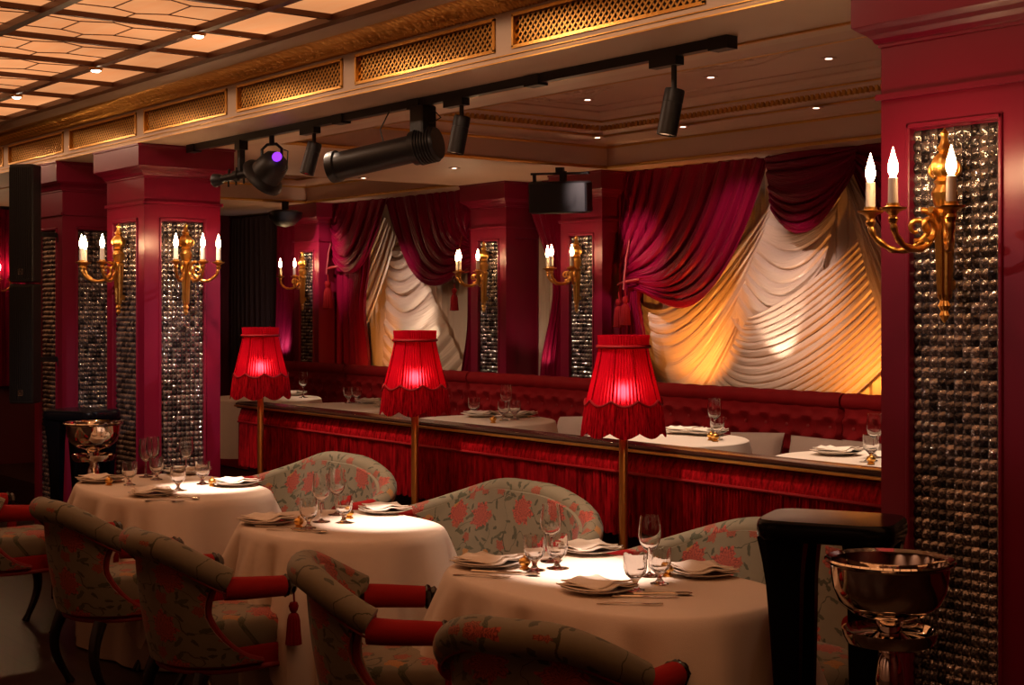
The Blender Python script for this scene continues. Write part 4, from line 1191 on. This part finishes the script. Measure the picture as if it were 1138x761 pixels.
def make_bowlstand():
    t = empty('wine_cooler_stand', (0, 0, 0), 0, 'x', 'stand')
    MB().lathe([(0, 0), (.14, 0), (.14, .01), (.10, .02), (.04, .035), (.02, .05), (0, .05)], 40).obj('base', M['silver'], t)
    MB().lathe([(0, .05), (.015, .05), (.018, .2), (.02, .55), (.016, .60), (.024, .62), (.030, .66), (.034, .72), (.028, .76), (.018, .785), (.05, .80), (0, .80)], 28).obj('stem', M['silver'], t)
    MB().lathe([(0, .80), (.085, .80), (.102, .808), (.110, .825), (.112, .838), (.108, .838), (.100, .82), (.085, .812), (0, .812)], 56).obj('tray', M['silver'], t)
    return t
def make_bowl():
    t = empty('wine_cooler_bowl', (0, 0, 0), 0, 'x', 'bowl')
    MB().lathe([(0, 0), (.048, 0), (.050, .004), (.042, .010), (.030, .02), (.028, .035), (.036, .046), (.045, .05), (0, .05)], 48).obj('foot', M['silver'], t)
    MB().lathe([(0, .050), (.045, .050), (.09, .066), (.12, .092), (.133, .125), (.137, .155), (.139, .178), (.150, .186), (.153, .190), (.150, .194), (.137, .188), (.134, .178), (.131, .15), (.126, .122), (.112, .094), (.085, .073), (.03, .060), (0, .060)], 64).obj('bowl', M['silver'], t)
    MB().lathe([(.1385, .160), (.142, .164), (.1395, .168)], 64).obj('rim_bead', M['silver'], t) if False else None
    return t
bs = make_bowlstand(); bw = make_bowl()
place(bs, (-2.23, 2.84, 0), 0, 'slim silver pedestal stand in the right foreground', 'silver pedestal stands')
place(bw, (-2.23, 2.84, .8125), 0, 'large polished silver wine cooler bowl in the right foreground', 'silver wine cooler bowls')
place(copy_tree(bs), (-7.45, 2.94, 0), 0, 'slim silver pedestal stand behind the far table', 'silver pedestal stands')
place(copy_tree(bw), (-7.45, 2.94, .8125), 0, 'polished silver wine cooler bowl behind the far table before the left pillar', 'silver wine cooler bowls')

# ------------------------------------------------------------------ column speaker
t = empty('column_speaker', (-9.16, 3.18, 0), rzf(45), 'tall slim black two piece column speaker bracketed to the left pillar', 'speaker')
for (za, zb) in ((1.01, 1.755), (1.765, 2.50)):
    c = MB().bbox(-.078, .078, -.07, .05, za, zb, .006).obj('cabinet', M['black'], t)
    b = MB()
    for k in range(14): b.box(-.072+.011*k-.002, -.072+.011*k+.002, -.077, -.07, za+.02, zb-.02)
    b.obj('grille', M['black'], c, False)
    b = MB(); z = za+.05
    s_ = .015
    for (xa, xb, z1_, z2_) in ((-s_, s_, z, z+.002), (-s_, s_, z+2*s_, z+2*s_+.002), (-s_, -s_+.002, z, z+2*s_), (s_-.002, s_, z, z+2*s_), (-.006, -.004, z+.007, z+.023), (-.006, .004, z+.014, z+.016), (.003, .005, z+.007, z+.023)):
        b.box(xa, xb, -.0785, -.0775, z1_, z2_)
    b.obj('badge', M['steel'], c, False)
for z in (1.28, 2.07):
    MB().bar((.04, .07, z), (.13, .25, z), .03).bar((.12, .2, z-.02), (.2, .2, z-.02), .03, .05).obj('bracket', M['black'], t, False)

# box speakers at the ceiling
t = empty('ceiling_box_speaker', (0, 0, 0), 0, 'black box speaker hung from the soffit above the pair of pilasters', 'speaker')
p = onY(623, 217, 6.0); t.location = (p.x, p.y, p.z)
t.rotation_euler = (.1, 0, rzf(38))
MB().bbox(-.19, .19, -.10, .10, -.115, .09, .012).obj('cabinet', M['black'], t)
MB().bar((-.17, 0, .08), (-.17, 0, .14), .02).bar((.02, 0, .08), (.02, 0, .155), .04).bar((-.19, 0, .14), (.19, 0, .14), .05, .015).bar((0, 0, .14), (0, .0, SOF-p.z-.02), .05).obj('bracket', M['black'], t, False)
MB().lathe([(0, -.002), (.07, -.002), (.075, .004), (0, .004)], 24, (0.05, -.1045, 0), axis=(0, -1, 0)).obj('driver', M['black'], t)
t = empty('dome_camera', (0, 0, 0), 0, 'rounded black ceiling loudspeaker hanging in front of the far drape', 'speaker')
p = onY(317, 240, 6.2); t.name = 'ceiling_dome_speaker'; t.location = (p.x, p.y, 0)
MB().lathe([(0, p.z-.10), (.08, p.z-.08), (.14, p.z-.02), (.15, p.z+.03), (.10, p.z+.05), (0, p.z+.055)], 24).obj('housing', M['black'], t)
MB().lathe([(0, p.z+.04), (.03, p.z+.04), (.03, SOF-.0), (0, SOF)], 12).obj('mount', M['black'], t)

# ------------------------------------------------------------------ track and stage lights
YT = 3.63
tr = empty('track_rail', (0, 0, 0), 0, 'long black lighting track fixed under the beam soffit', 'lighting track')
MB().box(-7.72, -3.55, YT-.018, YT+.018, SOF-.036, SOF-.0005).obj('rail', M['black'], tr, False)
for x in (-7.72, -6.1, -5.45, -4.6, -3.57): MB().box(x-.03, x+.06, YT-.026, YT+.026, SOF-.045, SOF-.001).obj('joiner', M['black'], tr, False)
def dirs(dx, dy, dz): return Vector((dx, dy, dz)).normalized()
def spot_can(x, drop, d, L, r, label, name='track_spotlight', lit=False):
    t = empty(name, (x, YT, SOF-.036), 0, label, 'spotlight', 'black cylinder spotlights on the track')
    d = Vector(d).normalized()
    MB().box(-.11, .03, -.02, .02, -.03, 0).obj('adapter', M['black'], t, False)
    MB().tube([(0, 0, -.03), (0, 0, -drop)], .010, 10).obj('stem', M['black'], t)
    c0 = Vector((0, 0, -drop))-d*L*.12
    b = MB(); b.lathe([(0, 0), (r*.95, 0), (r, .006), (r, L*.28), (r*.94, L*.285), (r*.94, L*.30), (r, L*.305), (r, L), (r*.9, L), (r*.85, L-.02), (0, L-.02)], 28, tuple(c0), axis=d)
    c = b.obj('can', M['black'], t)
    MB().lathe([(0, L-.018), (r*.82, L-.018), (r*.86, L-.004), (r*.82, L-.003), (0, L-.012)], 20, tuple(c0), axis=d).obj('reflector', M['steel'], c)
    return t
def trackx(x): 
    u = (x-CX)/F; d = YT/(FW[1]+RT[1]*u); return FW[0]*d+RT[0]*u*d
spot_can(trackx(749), .135, (-.10, -.16, -1), .165, .036, 'black cylinder spotlight hanging alone near the right end of the track')
spot_can(trackx(513), .095, (-.10, -.16, -1), .16, .036, 'black cylinder spotlight right beside the large projector')
spot_can(trackx(349), .095, (-.10, -.25, -1), .16, .036, 'black cylinder spotlight between the violet lit fixture and the large projector')
# big profile projector
x = trackx(470)
t = empty('profile_projector', (x, YT, SOF-.036), 0, 'large black tube projector pointing left on the track', 'stage light')
MB().bbox(-.05, .05, -.04, .04, -.16, .0, .006).obj('driver_box', M['black'], t, False)
b = MB(); d = Vector((-.72, -.42, -.14)).normalized(); c0 = Vector((.06, .04, -.165))
b.lathe([(0, 0), (.070, 0), (.076, .01), (.076, .12), (.062, .125), (.062, .50), (.072, .505), (.072, .54), (.064, .545), (.056, .52), (0, .51)], 32, tuple(c0), axis=d)
tb = b.obj('barrel', M['black'], t)
b = MB()
for k in range(6): b.lathe([(.0765, .015+k*.014), (.082, .018+k*.014), (.082, .022+k*.014), (.0765, .025+k*.014)], 28, tuple(c0), axis=d)
b.obj('cooling_fins', M['black'], tb)
b = MB(); b.tube([c0+d*.27+Vector((0, 0, .05)), c0+d*.29+Vector((0, 0, .12)), Vector((-.17, -.06, -.0))], .003, 6); b.obj('cable', M['black'], t)
b = MB(); b.tube([(.05, 0, -.03), (.09, 0, -.03), (.11, .02, -.06), (.08, 0, -.08), (.05, 0, -.08)], .003, 6); b.obj('cord', M['black'], t)
# violet fresnel
x = trackx(302)
t = empty('stage_spotlight', (x, YT, SOF-.036), 0, 'black round stage lantern with violet glowing lens', 'stage light')
MB().tube([(0, 0, 0), (0, 0, -.05)], .014, 10).obj('clamp', M['black'], t)
b = MB(); b.tube([(-.05, -.03, -.17), (-.05, -.03, -.07), (-.03, -.01, -.045), (.03, .01, -.045), (.05, .03, -.07), (.05, .03, -.17)], .008, 8); b.obj('yoke', M['black'], t)
d = Vector((-.75, -.25, -.62)).normalized(); c0 = Vector((.045, .02, -.12))
b = MB(); b.lathe([(0, 0), (.05, 0), (.07, .02), (.08, .06), (.085, .12), (.115, .14), (.12, .155), (.11, .16), (.08, .15), (0, .145)], 28, tuple(c0), axis=d); h = b.obj('housing', M['black'], t)
b = MB(); b.lathe([(0, 0), (.022, .004), (.026, .012), (.02, .02), (0, .026)], 18, tuple(c0+Vector((.035, -.03, .0))), axis=(.7, -.6, .2)); b.obj('violet_lens', M['purple'], h)
b = MB(); b.tube([c0+Vector((.05, 0, .04)), c0+Vector((.09, 0, .03)), c0+Vector((.08, 0, -.06)), c0+Vector((.03, 0, -.07))], .004, 6); b.obj('cable', M['black'], t)
# small gobo projector at the track's left end
x = trackx(268)
t = empty('gobo_spotlight', (x, YT, SOF-.036), 0, 'small black gobo projector with stepped barrel at the left end of the track', 'stage light')
MB().bar((0, 0, 0), (0, 0, -.16), .03).bar((-.03, 0, -.02), (.03, 0, -.02), .05).obj('bracket', M['black'], t, False)
b = MB(); d = Vector((-.75, -.4, -.12)).normalized(); c0 = Vector((.11, .06, -.16))
b.lathe([(0, 0), (.022, 0), (.03, .02), (.03, .08), (.022, .085), (.022, .14), (.03, .145), (.03, .17), (.02, .175), (.02, .25), (.026, .255), (.038, .30), (.034, .305), (0, .28)], 20, tuple(c0), axis=d); tb = b.obj('barrel', M['black'], t)
b = MB()
for q in (.06, .11, .16, .21): b.bar(c0+d*q, c0+d*q+Vector((0, 0, -.05)), .008); b.bar(c0+d*q, c0+d*q+Vector((.01, 0, .045)), .01)
b.obj('shutter_levers', M['black'], tb, False)

# music stands / equipment at far left
t = empty('keyboard_stand', (-9.6, 2.75, 0), rzf(20), 'dark folded cross legged metal stand in the shadows at the left edge', 'stand')
MB().tube([(-.35, 0, .02), (.3, 0, .80)], .016, 10).obj('leg', M['blackgloss'], t)
MB().tube([(.35, .03, .02), (-.3, .03, .80)], .016, 10).obj('leg', M['blackgloss'], t)
MB().bar((.3, -.15, .8), (.3, .2, .8), .03).bar((-.3, -.15, .8), (-.3, .2, .8), .03).obj('support_bar', M['blackgloss'], t)
MB().bar((-.35, -.15, .016), (-.35, .2, .016), .03).bar((.35, -.15, .016), (.35, .2, .016), .03).obj('foot_bar', M['blackgloss'], t)

# ------------------------------------------------------------------ lights
def light(kind, loc, energy, color, size=.03, target=None, angle=60, blend=.5, name='light'):
    l = bpy.data.lights.new(name, kind); l.energy = energy; l.color = color
    if kind == 'SPOT': l.spot_size = math.radians(angle); l.spot_blend = blend; l.shadow_soft_size = size
    elif kind == 'POINT': l.shadow_soft_size = size
    elif kind == 'AREA': l.size = size
    o = bpy.data.objects.new(name, l); col.objects.link(o); o.location = loc
    if target is not None:
        o.rotation_euler = (Vector(target)-Vector(loc)).to_track_quat('-Z', 'Y').to_euler()
    return o
WARM = (1, .72, .52)
for (tx, ty, e, a) in ((-3.62, 3.10, 560, 18.5), (-4.95, 3.16, 520, 17.5), (-6.42, 3.10, 680, 17)):
    light('SPOT', (tx+.1, 2.82, 2.76), e, (1, .74, .60), .03, (tx, ty, .75), a, .9, 'table_spot')
# booth downlights
for x in (-8.6, -7.0, -5.5, -4.2):
    light('SPOT', (x, 5.6, 2.80), 130, WARM, .03, (x, 5.15, .9), 55, .8, 'booth_spot')
# curtain uplights and washers
AMB = (1, .34, .05)
def up(px, py, e, c, tx, ty, ang=70, Y=6.52, z=1.17):
    s = onY(px, py, Y); Y = 6.40 if c is AMB else Y; e = e*1.7 if c is AMB else e
    g = onY(tx, ty, YS); light('SPOT', (s.x, Y, z), e, c, .02, g, ang, .7, 'curtain_uplight')
up(760, 430, 16, AMB, 780, 360, 110); up(960, 430, 12, AMB, 950, 380, 100); up(850, 430, 16, (1, .80, .66), 870, 330, 60)
up(418, 405, 5, AMB, 410, 350, 110); up(470, 405, 24, (1, .80, .66), 455, 330, 60); up(600, 410, 3, WARM, 605, 330, 90)
up(310, 400, 5, (1, .75, .8), 308, 330, 90)
# spotlights on drapes from the coffer
for (px, py, e) in ((705, 300, 30), (820, 260, 14), (880, 330, 26), (370, 300, 30), (490, 270, 20), (445, 330, 16), (306, 270, 14)):
    g = onY(px, py, YB); light('SPOT', (g.x+.5, 5.5, 2.72), e*5, (1, .72, .66), .03, g, 30, .9, 'drape_spot')
for x in (-9.5, -6.5, -3.5, -.8): light('SPOT', (x, -.4, 2.7), 120, WARM, .05, (x, -1.5, 1.4), 90, .9, 'added_reflection_fill')  # added, no fixture: lights the unseen wall for the silver bowls to reflect
light('SPOT', (-3.6, .9, 2.78), 62, (1, .80, .68), .02, (-2.45, 3.4, 1.62), 18, .8, 'added_pillar_glint')  # pillar lights added without fixtures, to put glints on the glass mosaic
light('SPOT', (-5.6, .9, 2.78), 190, (1, .82, .76), .02, (-8.2, 3.4, 1.3), 26, .8, 'added_pillar_glint')
light('SPOT', (-6.2, 5.2, 2.60), 70, (.85, .85, 1), .02, (-7.9, 3.65, 1.3), 34, .8, 'added_pillar_glint')
# added light without a fixture, brightening the divider and sofas
for x in (-4.4, -5.9, -7.4): light('SPOT', (x, 3.32, 2.48), 120, WARM, .05, (x, 4.05, .8), 74, .9, 'added_divider_fill')
for x in (-9.4, -7.7, -6.0, -4.3): light('SPOT', (x, 4.6, 2.5), 85, WARM, .05, (x, 6.3, .85), 60, .8, 'added_banquette_fill')  # sourceless fill added to bring up the dark banquette backs
for x in lx[2:11]: light('SPOT', (x, 2.81, AZ-.06), 5.5, (1, .66, .44), .015, (x, 2.81, 0), 172, .1, 'ceiling_crossing_light')

w = bpy.data.worlds.new('world'); sc.world = w; w.use_nodes = True
w.node_tree.nodes['Background'].inputs[0].default_value = (.02, .012, .012, 1); w.node_tree.nodes['Background'].inputs[1].default_value = .3
sc.view_settings.view_transform = 'Standard'; sc.view_settings.look = 'None'; sc.view_settings.exposure = 0; sc.view_settings.gamma = 1
sc.view_settings.use_curve_mapping = False
sc.cycles.use_denoising = True
sc.cycles.max_bounces = 8; sc.cycles.transmission_bounces = 8; sc.cycles.transparent_max_bounces = 8
sc.cycles.sample_clamp_indirect = 4; sc.cycles.caustics_refractive = False; sc.cycles.caustics_reflective = False
